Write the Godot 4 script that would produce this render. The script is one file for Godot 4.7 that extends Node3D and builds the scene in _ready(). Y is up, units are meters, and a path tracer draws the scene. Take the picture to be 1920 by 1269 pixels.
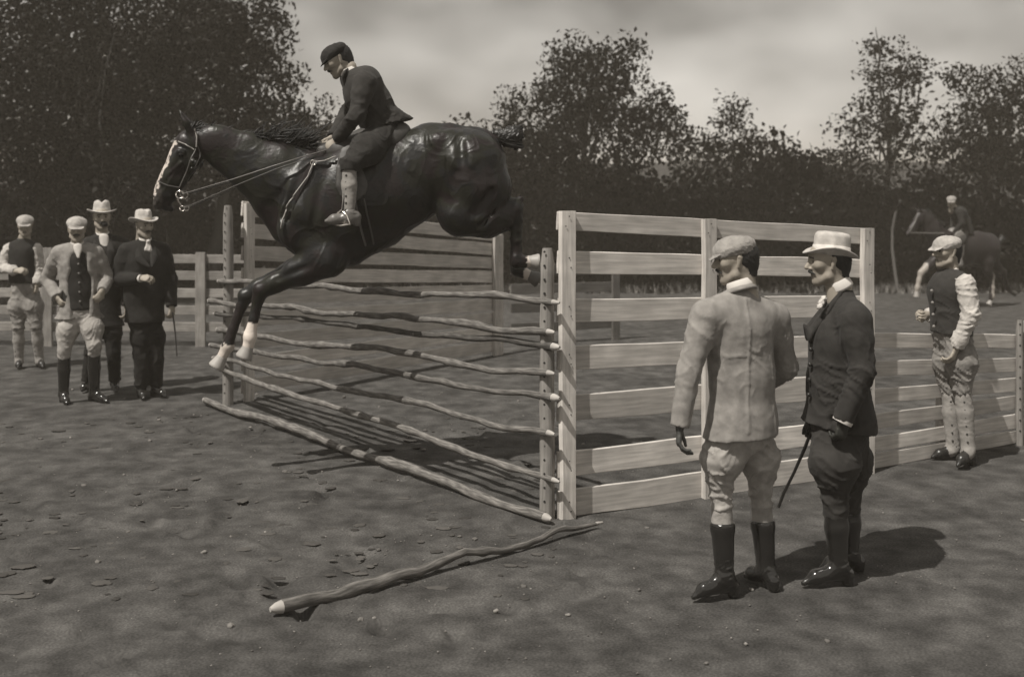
extends Node3D

# ---------------------------------------------------------------- naming
var taken := {}
var rng := RandomNumberGenerator.new()

func numbered(called: String) -> String:
	var n: int = taken.get(called, 0)
	taken[called] = n + 1
	return called if n == 0 else "%s_%03d" % [called, n]

func tag(o: Node, label := "", category := "", group := "", kind := "") -> Node:
	if label: o.set_meta("label", label)
	if category: o.set_meta("category", category)
	if group: o.set_meta("group", group)
	if kind: o.set_meta("kind", kind)
	return o

func thing(called: String, label: String, category: String, at := Vector3.ZERO, turn := 0.0, group := "") -> Node3D:
	var o := Node3D.new()
	o.name = numbered(called)
	add_child(o, true)
	o.position = at
	o.rotation.y = turn
	tag(o, label, category, group)
	return o

func put(called: String, mesh: Mesh, m: Material, parent: Node = self) -> MeshInstance3D:
	var o := MeshInstance3D.new()
	o.name = numbered(called) if parent == self else called
	o.mesh = mesh
	o.material_override = m
	parent.add_child(o, true)
	return o

# ---------------------------------------------------------------- materials
func grey(v: float, warm := 1.0) -> Color:
	return Color(v * (1.0 + 0.06 * warm), v, v * (1.0 - 0.065 * warm)).linear_to_srgb()

func noise_tex(freq: float, lo: float, hi: float, oct := 4, size := 512, sd := 1, kind := FastNoiseLite.TYPE_SIMPLEX_SMOOTH) -> NoiseTexture2D:
	var n := FastNoiseLite.new()
	n.noise_type = kind
	n.frequency = freq
	n.fractal_octaves = oct
	n.seed = sd
	var t := NoiseTexture2D.new()
	t.width = size
	t.height = size
	t.seamless = true
	t.noise = n
	if hi > 0.0:
		var g := Gradient.new()
		g.set_color(0, Color(lo, lo, lo))
		g.set_color(1, Color(hi, hi, hi))
		t.color_ramp = g
	return t

func ridge_tex(freq: float, oct: int, size: int, sd: int) -> NoiseTexture2D:
	var t := noise_tex(freq, 0.0, 0.0, oct, size, sd)
	(t.noise as FastNoiseLite).fractal_type = FastNoiseLite.FRACTAL_RIDGED
	return t

var T := {}
func textures() -> void:
	T.mottle = noise_tex(0.012, 0.72, 1.0, 5, 512, 3)
	T.soft = noise_tex(0.006, 0.8, 1.0, 3, 256, 5)
	T.streak = noise_tex(0.02, 0.8, 1.0, 6, 512, 7)
	T.bark = noise_tex(0.018, 0.5, 1.0, 6, 512, 19)
	T.stain = noise_tex(0.009, 0.82, 1.0, 6, 512, 23)
	T.ripple = ridge_tex(0.014, 4, 512, 29)
	T.bump = noise_tex(0.03, 0.0, 0.0, 5, 512, 9)
	T.bumpfine = noise_tex(0.12, 0.0, 0.0, 3, 512, 11)
	T.weave = noise_tex(0.25, 0.0, 0.0, 2, 512, 12)
	T.dirt = noise_tex(0.008, 0.62, 1.0, 7, 1024, 15)
	T.grit = noise_tex(0.035, 0.62, 1.0, 6, 1024, 27)
	T.dirtb = noise_tex(0.02, 0.0, 0.0, 7, 1024, 17)

var made := {}
func mat(v: float, rough: float, o := {}) -> StandardMaterial3D:
	var key := str(v, rough, o)
	if made.has(key): return made[key]
	var m := StandardMaterial3D.new()
	made[key] = m
	m.albedo_color = grey(v, o.get("warm", 1.0))
	m.roughness = rough
	m.metallic = o.get("metal", 0.0)
	m.metallic_specular = o.get("spec", 0.5)
	if o.get("vc", false): m.vertex_color_use_as_albedo = true
	if o.has("tex"):
		m.albedo_texture = T[o.tex]
	if o.has("bump"):
		m.heightmap_enabled = true
		m.heightmap_texture = T[o.bump]
		m.heightmap_scale = o.get("bs", 0.2)
	if not o.get("uv", false):
		m.uv1_triplanar = true
		m.uv1_world_triplanar = o.get("world", false)
	m.uv1_scale = o.get("scale", Vector3.ONE)
	if o.has("rim"):
		m.rim_enabled = true
		m.rim = o.rim
		m.rim_tint = 0.3
	if o.has("coat"):
		m.clearcoat_enabled = true
		m.clearcoat = o.coat
		m.clearcoat_roughness = o.get("coatr", 0.15)
	if o.has("stain"):
		m.detail_enabled = true
		m.detail_albedo = T[o.stain]
		m.detail_blend_mode = BaseMaterial3D.BLEND_MODE_MUL
		m.detail_uv_layer = BaseMaterial3D.DETAIL_UV_2
		m.uv2_triplanar = true
		m.uv2_world_triplanar = true
		m.uv2_scale = o.get("stains", Vector3(0.8, 0.8, 0.8))
	if o.has("back"):
		m.backlight_enabled = true
		m.backlight = Color(o.back, o.back, o.back)
	return m

# ---------------------------------------------------------------- a field of rounded bones, meshed as surface nets
class Field:
	var cell := 0.012
	var ops := []
	var v := PackedVector3Array()
	var n := PackedVector3Array()
	var idx := PackedInt32Array()
	var col := PackedColorArray()

	func _init(c := 0.012) -> void:
		cell = c

	# a bone from a to b; squash: the thickness along direction q is divided by s
	func cap(a: Vector3, b: Vector3, ra: float, rb: float, k := 0.02, q := Vector3.ZERO, s := 1.0) -> Field:
		ops.append([0, a, b, ra, rb, k, q.normalized(), s])
		return self

	func ball(a: Vector3, r: float, k := 0.02, q := Vector3.ZERO, s := 1.0) -> Field:
		ops.append([0, a, a, r, r, k, q.normalized(), s])
		return self

	func chain(p: Array, k := 0.02, q := Vector3.ZERO, s := 1.0) -> Field:
		for i in p.size() - 1:
			var a: Vector4 = p[i]
			var b: Vector4 = p[i + 1]
			cap(Vector3(a.x, a.y, a.z), Vector3(b.x, b.y, b.z), a.w, b.w, k, q, s)
		return self

	func dig(a: Vector3, b: Vector3, ra: float, rb: float, k := 0.01, q := Vector3.ZERO, s := 1.0) -> Field:
		ops.append([1, a, b, ra, rb, k, q.normalized(), s])
		return self

	# removes what lies on the side of o that nrm points to, within r of o
	func cut(o: Vector3, nrm: Vector3, r := 9.0) -> Field:
		ops.append([2, o, nrm.normalized(), r])
		return self

	func run() -> Field:
		var lo := Vector3(1e9, 1e9, 1e9)
		var hi := -lo
		var smax := 1.0
		for o in ops:
			if o[0] == 0:
				var r: float = maxf(o[3], o[4]) + 3.0 * cell
				var e := Vector3(r, r, r)
				lo = lo.min(o[1] - e).min(o[2] - e)
				hi = hi.max(o[1] + e).max(o[2] + e)
				smax = maxf(smax, o[7])
		var nx := int((hi.x - lo.x) / cell) + 2
		var ny := int((hi.y - lo.y) / cell) + 2
		var nz := int((hi.z - lo.z) / cell) + 2
		var sy := nx
		var sz := nx * ny
		var f := PackedFloat32Array()
		f.resize(nx * ny * nz)
		f.fill(9.0)
		for o in ops:
			if o[0] == 2:
				var c: Vector3 = o[1]
				var nn: Vector3 = o[2]
				var rr: float = o[3]
				var cx0 := clampi(int((c.x - rr - lo.x) / cell), 0, nx - 1)
				var cx1 := clampi(int((c.x + rr - lo.x) / cell) + 1, 0, nx - 1)
				var cy0 := clampi(int((c.y - rr - lo.y) / cell), 0, ny - 1)
				var cy1 := clampi(int((c.y + rr - lo.y) / cell) + 1, 0, ny - 1)
				var cz0 := clampi(int((c.z - rr - lo.z) / cell), 0, nz - 1)
				var cz1 := clampi(int((c.z + rr - lo.z) / cell) + 1, 0, nz - 1)
				for z in range(cz0, cz1 + 1):
					for y in range(cy0, cy1 + 1):
						var i := z * sz + y * sy + cx0
						var p := lo + Vector3(cx0, y, z) * cell - c
						for x in range(cx0, cx1 + 1):
							if f[i] < 8.0 and p.length_squared() < rr * rr:
								var d := p.dot(nn)
								if d > f[i]: f[i] = d
							i += 1
							p.x += cell
				continue
			var add: bool = o[0] == 0
			var a: Vector3 = o[1]
			var b: Vector3 = o[2]
			var ra: float = o[3]
			var dr: float = o[4] - ra
			var k: float = maxf(o[5], 0.0005)
			var q: Vector3 = o[6]
			var s1: float = o[7] - 1.0
			var m: float = maxf(ra, ra + dr) + k + 2.0 * cell
			var e2 := Vector3(m, m, m)
			var l0 := ((a.min(b) - e2 - lo) / cell).max(Vector3.ZERO)
			var h0 := (a.max(b) + e2 - lo) / cell
			var x0 := int(l0.x)
			var y0 := int(l0.y)
			var z0 := int(l0.z)
			var x1 := mini(int(h0.x) + 1, nx)
			var y1 := mini(int(h0.y) + 1, ny)
			var z1 := mini(int(h0.z) + 1, nz)
			var ba := b - a
			if s1 != 0.0: ba += q * (ba.dot(q) * s1)
			var inv := 1.0 / maxf(ba.length_squared(), 1e-9)
			var ik := 0.25 / k
			for z in range(z0, z1):
				for y in range(y0, y1):
					var i := z * sz + y * sy + x0
					var p := lo + Vector3(x0, y, z) * cell - a
					for x in range(x0, x1):
						var w := p
						if s1 != 0.0: w += q * (w.dot(q) * s1)
						var t := clampf(w.dot(ba) * inv, 0.0, 1.0)
						var d := (w - ba * t).length() - ra - dr * t
						var c := f[i]
						if add:
							var h := k - absf(c - d)
							if h > 0.0: f[i] = minf(c, d) - h * h * ik
							elif d < c: f[i] = d
						elif c < 8.0:
							d = -d
							var h := k - absf(c - d)
							if h > 0.0: f[i] = maxf(c, d) + h * h * ik
							elif d > c: f[i] = d
						i += 1
						p.x += cell
		ops.clear()
		var lim := cell * 2.5 * smax
		var at := PackedInt32Array()
		at.resize(nx * ny * nz)
		at.fill(-1)
		var cells := PackedInt32Array()
		for z in nz - 1:
			for y in ny - 1:
				var i := z * sz + y * sy - 1
				for x in nx - 1:
					i += 1
					var c0 := f[i]
					if c0 > lim or c0 < -lim: continue
					var c1 := f[i + 1]
					var c2 := f[i + sy]
					var c3 := f[i + sy + 1]
					var c4 := f[i + sz]
					var c5 := f[i + sz + 1]
					var c6 := f[i + sz + sy]
					var c7 := f[i + sz + sy + 1]
					var m := int(c0 < 0.0) + int(c1 < 0.0) + int(c2 < 0.0) + int(c3 < 0.0) + int(c4 < 0.0) + int(c5 < 0.0) + int(c6 < 0.0) + int(c7 < 0.0)
					if m == 0 or m == 8: continue
					var p := Vector3.ZERO
					var cnt := 0
					if (c0 < 0.0) != (c1 < 0.0): p += Vector3(c0 / (c0 - c1), 0, 0); cnt += 1
					if (c2 < 0.0) != (c3 < 0.0): p += Vector3(c2 / (c2 - c3), 1, 0); cnt += 1
					if (c4 < 0.0) != (c5 < 0.0): p += Vector3(c4 / (c4 - c5), 0, 1); cnt += 1
					if (c6 < 0.0) != (c7 < 0.0): p += Vector3(c6 / (c6 - c7), 1, 1); cnt += 1
					if (c0 < 0.0) != (c2 < 0.0): p += Vector3(0, c0 / (c0 - c2), 0); cnt += 1
					if (c1 < 0.0) != (c3 < 0.0): p += Vector3(1, c1 / (c1 - c3), 0); cnt += 1
					if (c4 < 0.0) != (c6 < 0.0): p += Vector3(0, c4 / (c4 - c6), 1); cnt += 1
					if (c5 < 0.0) != (c7 < 0.0): p += Vector3(1, c5 / (c5 - c7), 1); cnt += 1
					if (c0 < 0.0) != (c4 < 0.0): p += Vector3(0, 0, c0 / (c0 - c4)); cnt += 1
					if (c1 < 0.0) != (c5 < 0.0): p += Vector3(1, 0, c1 / (c1 - c5)); cnt += 1
					if (c2 < 0.0) != (c6 < 0.0): p += Vector3(0, 1, c2 / (c2 - c6)); cnt += 1
					if (c3 < 0.0) != (c7 < 0.0): p += Vector3(1, 1, c3 / (c3 - c7)); cnt += 1
					at[i] = v.size()
					cells.append(i)
					v.append(lo + (Vector3(x, y, z) + p / cnt) * cell)
		for i in cells:
			var neg := f[i] < 0.0
			if i >= sy + sz and neg != (f[i + 1] < 0.0): quad(at[i], at[i - sy], at[i - sy - sz], at[i - sz], neg)
			if i >= 1 + sz and neg != (f[i + sy] < 0.0): quad(at[i], at[i - sz], at[i - sz - 1], at[i - 1], neg)
			if i >= 1 + sy and neg != (f[i + sz] < 0.0): quad(at[i], at[i - 1], at[i - 1 - sy], at[i - sy], neg)
		normals()
		return self

	func quad(a: int, b: int, c: int, d: int, neg: bool) -> void:
		if a < 0 or b < 0 or c < 0 or d < 0: return
		if neg: idx.append_array([a, b, c, a, c, d])
		else: idx.append_array([a, c, b, a, d, c])

	func normals() -> void:
		n.resize(v.size())
		n.fill(Vector3.ZERO)
		for t in range(0, idx.size(), 3):
			var a := idx[t]
			var b := idx[t + 1]
			var c := idx[t + 2]
			var w := (v[c] - v[a]).cross(v[b] - v[a])
			n[a] += w
			n[b] += w
			n[c] += w
		for i in n.size(): n[i] = n[i].normalized()

	# folds of cloth: sharp creases from warped noise, strength amp, deeper near the given spots (Vector4: place, reach)
	func wrinkle(amp: float, sc: Vector3, sd := 1, spots := [], base := 0.3) -> Field:
		var ns := FastNoiseLite.new()
		ns.seed = sd
		ns.frequency = 1.0
		ns.fractal_type = FastNoiseLite.FRACTAL_NONE
		ns.noise_type = FastNoiseLite.TYPE_SIMPLEX_SMOOTH
		var wp := Vector3(0.31, 0.0, 0.22)
		for i in v.size():
			var p := v[i]
			var g := base
			for s in spots:
				var d: float = Vector3(s.x, s.y, s.z).distance_to(p) / s.w
				if d < 1.0: g = maxf(g, 1.0 - d * d)
			var big := ns.get_noise_3dv(p * 3.1 + Vector3(7, 3, 1))
			var q := p * sc
			q.y += sc.y * (p.x * wp.x * (1.0 + 2.0 * big) + p.z * wp.z) + 1.1 * big
			var a := absf(ns.get_noise_3dv(q))
			var b := absf(ns.get_noise_3dv(q * 1.9 + Vector3(40, 9, 2)))
			var r := 0.55 - 1.9 * exp(-a * 7.0) * 0.75 + 0.3 - 0.9 * exp(-b * 8.0) * 0.6
			v[i] = p + n[i] * (amp * g * r + amp * 0.25 * big)
		normals()
		return self

	func tint(c: Callable) -> Field:
		col.resize(v.size())
		for i in v.size(): col[i] = c.call(v[i], n[i])
		return self

	func moved(t: Transform3D) -> Field:
		var o := Field.new(cell)
		o.v = t * v
		o.n = n.duplicate()
		var flip := t.basis.determinant() < 0.0
		for i in o.n.size(): o.n[i] = (t.basis * n[i]).normalized()
		o.idx = idx.duplicate()
		if flip:
			for j in range(0, idx.size(), 3):
				o.idx[j + 1] = idx[j + 2]
				o.idx[j + 2] = idx[j + 1]
		o.col = col.duplicate()
		return o

	func join(o: Field) -> Field:
		var first := v.size()
		if o.col.size() and not col.size():
			col.resize(first)
			col.fill(Color(1, 1, 1))
		v.append_array(o.v)
		n.append_array(o.n)
		for i in o.idx: idx.append(i + first)
		if col.size():
			var c := o.col.duplicate()
			if not c.size():
				c.resize(o.v.size())
				c.fill(Color(1, 1, 1))
			col.append_array(c)
		return self

	func mesh() -> ArrayMesh:
		var a := []
		a.resize(Mesh.ARRAY_MAX)
		a[Mesh.ARRAY_VERTEX] = v
		a[Mesh.ARRAY_NORMAL] = n
		a[Mesh.ARRAY_INDEX] = idx
		if col.size(): a[Mesh.ARRAY_COLOR] = col
		var m := ArrayMesh.new()
		m.add_surface_from_arrays(Mesh.PRIMITIVE_TRIANGLES, a)
		return m

# ---------------------------------------------------------------- swept shapes
# a tube through points (Vector4: place, radius), wide: how much wider than thick across the way
func tube_mesh(p: Array, sides := 8, rough := 0.0, sd := 1, flat := 1.0, up := Vector3.UP) -> ArrayMesh:
	var st := SurfaceTool.new()
	st.begin(Mesh.PRIMITIVE_TRIANGLES)
	add_tube(st, p, sides, rough, sd, flat, up)
	st.generate_normals()
	return st.commit()

func add_tube(st: SurfaceTool, p: Array, sides := 8, rough := 0.0, sd := 1, flat := 1.0, up := Vector3.UP) -> void:
	var ns := FastNoiseLite.new()
	ns.seed = sd
	ns.frequency = 2.5
	var rings := []
	var along := 0.0
	var runs := []
	for i in p.size():
		var c := Vector3(p[i].x, p[i].y, p[i].z)
		var a: Vector4 = p[maxi(i - 1, 0)]
		var b: Vector4 = p[mini(i + 1, p.size() - 1)]
		var dir := Vector3(b.x - a.x, b.y - a.y, b.z - a.z).normalized()
		var u := up
		if absf(dir.dot(u)) > 0.95: u = Vector3.RIGHT
		var sx := dir.cross(u).normalized()
		var sy := sx.cross(dir).normalized()
		if i > 0: along += c.distance_to(Vector3(p[i - 1].x, p[i - 1].y, p[i - 1].z))
		runs.append(along)
		var ring := []
		for k in sides:
			var t := TAU * k / sides
			var r: float = p[i].w
			if rough > 0.0: r *= 1.0 + rough * ns.get_noise_3d(cos(t) * 0.5, sin(t) * 0.5, along * 2.0 + sd)
			ring.append(c + sx * (cos(t) * r * flat) + sy * (sin(t) * r))
		rings.append(ring)
	st.set_smooth_group(1)
	for i in rings.size() - 1:
		for k in sides:
			var k2 := (k + 1) % sides
			var u0 := float(k) / sides
			var u1 := float(k + 1) / sides
			for c in [[i, k, u0], [i + 1, k, u0], [i, k2, u1], [i, k2, u1], [i + 1, k, u0], [i + 1, k2, u1]]:
				st.set_uv(Vector2(runs[c[0]], c[2] * 0.4))
				st.add_vertex(rings[c[0]][c[1]])
	st.set_smooth_group(-1)
	for e in [0, rings.size() - 1]:
		var mid := Vector3(p[e].x, p[e].y, p[e].z)
		for k in sides:
			var k2 := (k + 1) % sides
			var tri := [mid, rings[e][k], rings[e][k2]] if e == 0 else [mid, rings[e][k2], rings[e][k]]
			for w in tri:
				st.set_uv(Vector2(w.x, w.y))
				st.add_vertex(w)

# a lathed shape: profile of Vector2(radius, height)
func lathe(profile: Array, sides := 24, bend = null) -> ArrayMesh:
	var st := SurfaceTool.new()
	st.begin(Mesh.PRIMITIVE_TRIANGLES)
	st.set_smooth_group(1)
	for i in profile.size() - 1:
		for k in sides:
			var q := []
			for c in [[i, k], [i, k + 1], [i + 1, k], [i + 1, k + 1]]:
				var t: float = TAU * c[1] / sides
				var r: Vector2 = profile[c[0]]
				var w := Vector3(cos(t) * r.x, r.y, sin(t) * r.x)
				q.append(bend.call(w) if bend != null else w)
			for w in [q[0], q[2], q[1], q[1], q[2], q[3]]: st.add_vertex(w)
	st.index()
	st.generate_normals()
	return st.commit()

# a sawn board along x, from 0 to l, centred on y and z: edges slightly uneven, arrises taken off
func board_mesh(l: float, h: float, t: float, sd: int) -> ArrayMesh:
	var r := RandomNumberGenerator.new()
	r.seed = sd
	var st := SurfaceTool.new()
	st.begin(Mesh.PRIMITIVE_TRIANGLES)
	st.set_smooth_group(-1)
	var seg := clampi(int(l / 0.3), 2, 9)
	var rings := []
	for i in seg + 1:
		var x := l * i / seg
		var top := h * 0.5 + r.randf_range(-1, 1) * h * 0.035
		var low := -h * 0.5 + r.randf_range(-1, 1) * h * 0.035
		var bow := r.randf_range(-1, 1) * t * 0.12
		var c := minf(t * 0.2, 0.004)
		var ring := []
		for q in [[low, -t / 2 + c], [low + c, -t / 2], [top - c, -t / 2], [top, -t / 2 + c], [top, t / 2 - c], [top - c, t / 2], [low + c, t / 2], [low, t / 2 - c]]:
			ring.append(Vector3(x, q[0], q[1] + bow))
		rings.append(ring)
	var off := r.randf() * 10.0
	for i in seg:
		for k in 8:
			var k2 := (k + 1) % 8
			for c in [[i, k], [i, k2], [i + 1, k], [i + 1, k], [i, k2], [i + 1, k2]]:
				var w: Vector3 = rings[c[0]][c[1]]
				st.set_uv(Vector2(w.x + off, w.y + w.z + off))
				st.add_vertex(w)
	for e in [0, seg]:
		for k in range(1, 7):
			var tri := [rings[e][0], rings[e][k + 1], rings[e][k]] if e == 0 else [rings[e][0], rings[e][k], rings[e][k + 1]]
			for w in tri:
				st.set_uv(Vector2(w.z * 0.1, w.y + off))
				st.add_vertex(w)
	st.generate_normals()
	return st.commit()

# puts a board between two points in the world of its parent, its broad side towards face
func board(called: String, a: Vector3, b: Vector3, h: float, t: float, face: Vector3, m: Material, parent: Node, sd: int) -> MeshInstance3D:
	var x := (b - a).normalized()
	var y := face.cross(x).normalized()
	if y.dot(Vector3.UP) < 0.0 and absf(x.y) < 0.7: y = -y
	var z := x.cross(y).normalized()
	var o := put(called, board_mesh(a.distance_to(b), h, t, sd), m, parent)
	o.transform = Transform3D(Basis(x, y, z), a)
	return o


# ---------------------------------------------------------------- the setting
var dents := {}

func ground_height(x: float, z: float) -> float:
	var d := -z
	var t := clampf((d - 13.5) / 9.0, 0.0, 1.0)
	return -0.33 * t * t * (3.0 - 2.0 * t)

func add_dent(p: Vector2, r: float, depth: float, turn: float) -> void:
	for gx in range(int(floor((p.x - r * 2.2) * 2.0)), int(floor((p.x + r * 2.2) * 2.0)) + 1):
		for gy in range(int(floor((p.y - r * 2.2) * 2.0)), int(floor((p.y + r * 2.2) * 2.0)) + 1):
			var key := Vector2i(gx, gy)
			if not dents.has(key): dents[key] = []
			dents[key].append([p, r, depth, turn])

func make_ground() -> void:
	rng.seed = 41
	for i in 150:   # hoof prints where horses land and turn
		var p := Vector2(rng.randf_range(-4.4, 0.6), rng.randf_range(-9.6, -4.6))
		add_dent(p, rng.randf_range(0.055, 0.085), rng.randf_range(0.022, 0.045), rng.randf() * TAU)
	for i in 90:
		var p := Vector2(rng.randf_range(-4.5, 4.5), rng.randf_range(-12.0, -3.6))
		add_dent(p, rng.randf_range(0.04, 0.11), rng.randf_range(0.006, 0.016), rng.randf() * TAU)
	var xs := PackedFloat32Array()
	var x := 0.0
	while x < 400.0:
		xs.append(x)
		x += 0.032 if x < 3.4 else maxf(0.06, x * 0.05)
	var cols := PackedFloat32Array()
	for i in range(xs.size() - 1, 0, -1): cols.append(-xs[i])
	cols.append_array(xs)
	var rows := PackedFloat32Array([40.0, 10.0, 2.0, -1.0, -2.5])
	var d := 3.6
	while d < 420.0:
		rows.append(-d)
		d += maxf(0.026, 0.026 if d < 9.5 else (d - 9.0) * 0.06)
	var low := FastNoiseLite.new()
	low.seed = 5
	low.frequency = 0.55
	low.fractal_octaves = 2
	var mid := FastNoiseLite.new()
	mid.seed = 6
	mid.frequency = 4.0
	mid.fractal_octaves = 3
	var v := PackedVector3Array()
	var uv := PackedVector2Array()
	var c := PackedColorArray()
	for z in rows:
		for w in cols:
			var h := ground_height(w, z)
			var near := clampf((14.0 + z) / 3.0, 0.0, 1.0)
			var tone := 1.0
			if near > 0.0 and z < 0.0 and absf(w) < 8.0:
				h += near * (0.010 * low.get_noise_2d(w, z) + 0.003 * mid.get_noise_2d(w, z))
				var key := Vector2i(int(floor(w * 2.0)), int(floor(z * 2.0)))
				if dents.has(key):
					for e in dents[key]:
						var q: Vector2 = (Vector2(w, z) - (e[0] as Vector2)).rotated(e[3]) / e[1]
						q.y *= 0.8
						var l: float = q.length_squared()
						if l < 4.5:
							h += -e[2] * exp(-l * 1.4) + e[2] * 0.75 * exp(-(q - Vector2(0.9, 0.2)).length_squared() * 2.6)
							pass
			tone *= 0.86 + 0.2 * low.get_noise_2d(w * 0.8 + 30.0, z * 1.6) + 0.16 * mid.get_noise_2d(w * 0.32 + z * 0.1, z * 0.9 + 50.0) + 0.16 * mid.get_noise_2d(w * 1.3, z * 2.6 + 90.0)
			v.append(Vector3(w, h, z))
			uv.append(Vector2(w, z))
			c.append(Color(tone, tone, tone))
	var idx := PackedInt32Array()
	var nc := cols.size()
	for r in rows.size() - 1:
		for k in nc - 1:
			var i := r * nc + k
			idx.append_array([i, i + nc, i + 1, i + 1, i + nc, i + nc + 1])
	var nr := PackedVector3Array()
	nr.resize(v.size())
	for t in range(0, idx.size(), 3):
		var w := (v[idx[t + 2]] - v[idx[t]]).cross(v[idx[t + 1]] - v[idx[t]])
		for k in 3: nr[idx[t + k]] += w
	for i in nr.size(): 
		nr[i] = nr[i].normalized()
		if nr[i].y < 0: nr[i] = -nr[i]
	var a := []
	a.resize(Mesh.ARRAY_MAX)
	a[Mesh.ARRAY_VERTEX] = v
	a[Mesh.ARRAY_NORMAL] = nr
	a[Mesh.ARRAY_TEX_UV] = uv
	a[Mesh.ARRAY_COLOR] = c
	a[Mesh.ARRAY_INDEX] = idx
	var m := ArrayMesh.new()
	m.add_surface_from_arrays(Mesh.PRIMITIVE_TRIANGLES, a)
	tag(put("ground", m, mat(GROUND, 0.95, {"vc": true, "warm": 0.7, "tex": "dirt", "bump": "dirtb", "bs": 0.6, "stain": "grit", "stains": Vector3(1.6, 1.6, 1.6), "uv": true, "scale": Vector3(0.42, 0.42, 1), "spec": 0.25})), "", "", "", "structure")
	# clods and pebbles thrown up by hooves
	var clod := Field.new(0.006).ball(Vector3.ZERO, 0.02, 0.01, Vector3.UP, 1.5).ball(Vector3(0.012, 0.004, 0.006), 0.012, 0.01).ball(Vector3(-0.012, 0.002, -0.008), 0.011, 0.01).run().wrinkle(0.004, Vector3(60, 60, 60), 3, [], 1.0).mesh()
	var mm := MultiMesh.new()
	mm.transform_format = MultiMesh.TRANSFORM_3D
	mm.use_colors = true
	mm.mesh = clod
	mm.instance_count = 1800
	for i in mm.instance_count:
		var z := -rng.randf_range(3.7, 11.0)
		var lump := i % 5 == 0
		var w := rng.randf_range(-0.52, 0.52) * -z
		if rng.randf() < 0.5: w = rng.randf_range(-4.0, 0.8)
		var s := rng.randf_range(0.08, 0.26) if rng.randf() < 0.93 else rng.randf_range(0.4, 0.9)
		if lump:
			s = rng.randf_range(0.35, 1.1) if i % 3 else rng.randf_range(0.9, 1.7)
			z = -rng.randf_range(5.3, 9.8)
			w = rng.randf_range(-0.5, 0.06) * -z
		mm.set_instance_transform(i, Transform3D(Basis.from_euler(Vector3(rng.randf() * 0.5, rng.randf() * TAU, 0)).scaled(Vector3(s * (1.7 if lump and i % 2 == 0 else 1.0), s * (0.32 if lump else 1.0), s)), Vector3(w, 0.002, z)))
		var g := rng.randf_range(0.55, 1.25) if not lump else rng.randf_range(0.22, 0.5)
		mm.set_instance_color(i, Color(g, g, g))
	var mi := MultiMeshInstance3D.new()
	mi.name = "pebbles"
	mi.multimesh = mm
	mi.material_override = mat(GROUND, 0.95, {"vc": true, "spec": 0.2})
	add_child(mi)
	tag(mi, "clods of earth scattered over the trampled ground", "clods", "", "stuff")

func make_sky() -> Image:
	var w := 1024
	var h := 512
	var im := Image.create(w, h, false, Image.FORMAT_RGBF)
	var n := FastNoiseLite.new()
	n.seed = 48
	n.frequency = 1.0
	n.fractal_octaves = 5
	for y in h:
		var up := PI * (0.5 - (y + 0.5) / h)
		for x in w:
			var a := TAU * (x + 0.5) / w
			var p := Vector3(sin(a) * cos(up), sin(up) * 2.2, -cos(a) * cos(up))
			var f := 1.15 * n.get_noise_3dv(p * 1.5) + 0.75 * n.get_noise_3dv(p * 5.5 + Vector3(20, 5, 9))
			var g := SKY * (1.0 + 0.85 * f)
			im.set_pixel(x, y, Color(g * 1.045, g, g * 0.925))
	return im

func weathered(v: float, k: int) -> StandardMaterial3D:
	return mat(v * [1.0, 0.88, 1.1, 0.95][k % 4], 0.8, {"tex": "streak", "bump": "streak", "bs": 0.12, "stain": "stain", "uv": true, "scale": Vector3(0.22, 3.1 + 0.2 * (k % 4), 1), "spec": 0.3})

# a wing or fence: boards between two ground points, given by height above ground at each end (Vector4: mid height at a, at b, width at a, at b)
func board_fence(called: String, label: String, a: Vector3, b: Vector3, boards: Array, posts: Array, tone: float, sd: int) -> Node3D:
	var o := thing(called, label, "fence", a)
	var run := b - a
	var face := Vector3(-run.z, 0, run.x).normalized()
	if face.z < 0: face = -face
	for i in boards.size():
		var q: Vector4 = boards[i]
		var m := board("board", Vector3(0, q.x, 0) + face * 0.012, run + Vector3(0, q.y, 0) + face * 0.012, (q.z + q.w) * 0.5, 0.024, face, weathered(tone, i + sd), o, sd * 31 + i)
		m.rotate_object_local(Vector3.RIGHT, 0.02 * ((i * 7 + sd) % 3 - 1))
	for i in posts.size():   # Vector4: share of the way, height, width, in front (1) or behind (-1)
		var q: Vector4 = posts[i]
		var base := run * q.x + face * (0.048 if q.w > 0 else -0.026)
		for k in boards.size():   # two nails where each board meets the post
			if tone < 0.69: break
			for u in [-1, 1]:
				var y: float = lerpf(boards[k].x, boards[k].y, q.x) + u * 0.03
				var c: Vector3 = base + Vector3(0, y, 0) + face * 0.024 + run.normalized() * 0.012 * ((k * 3 + u) % 3 - 1)
				put("nail", tube_mesh([Vector4(c.x, c.y, c.z, 0.0045), Vector4(c.x + face.x * 0.003, c.y, c.z + face.z * 0.003, 0.004)], 6), mat(0.03, 0.6), o)
		board("post", base + Vector3(0, -0.1, 0), base + Vector3(0, q.y, 0), q.z, 0.046, face, weathered(tone, i + sd + 1), o, sd * 57 + i)
	return o

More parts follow.
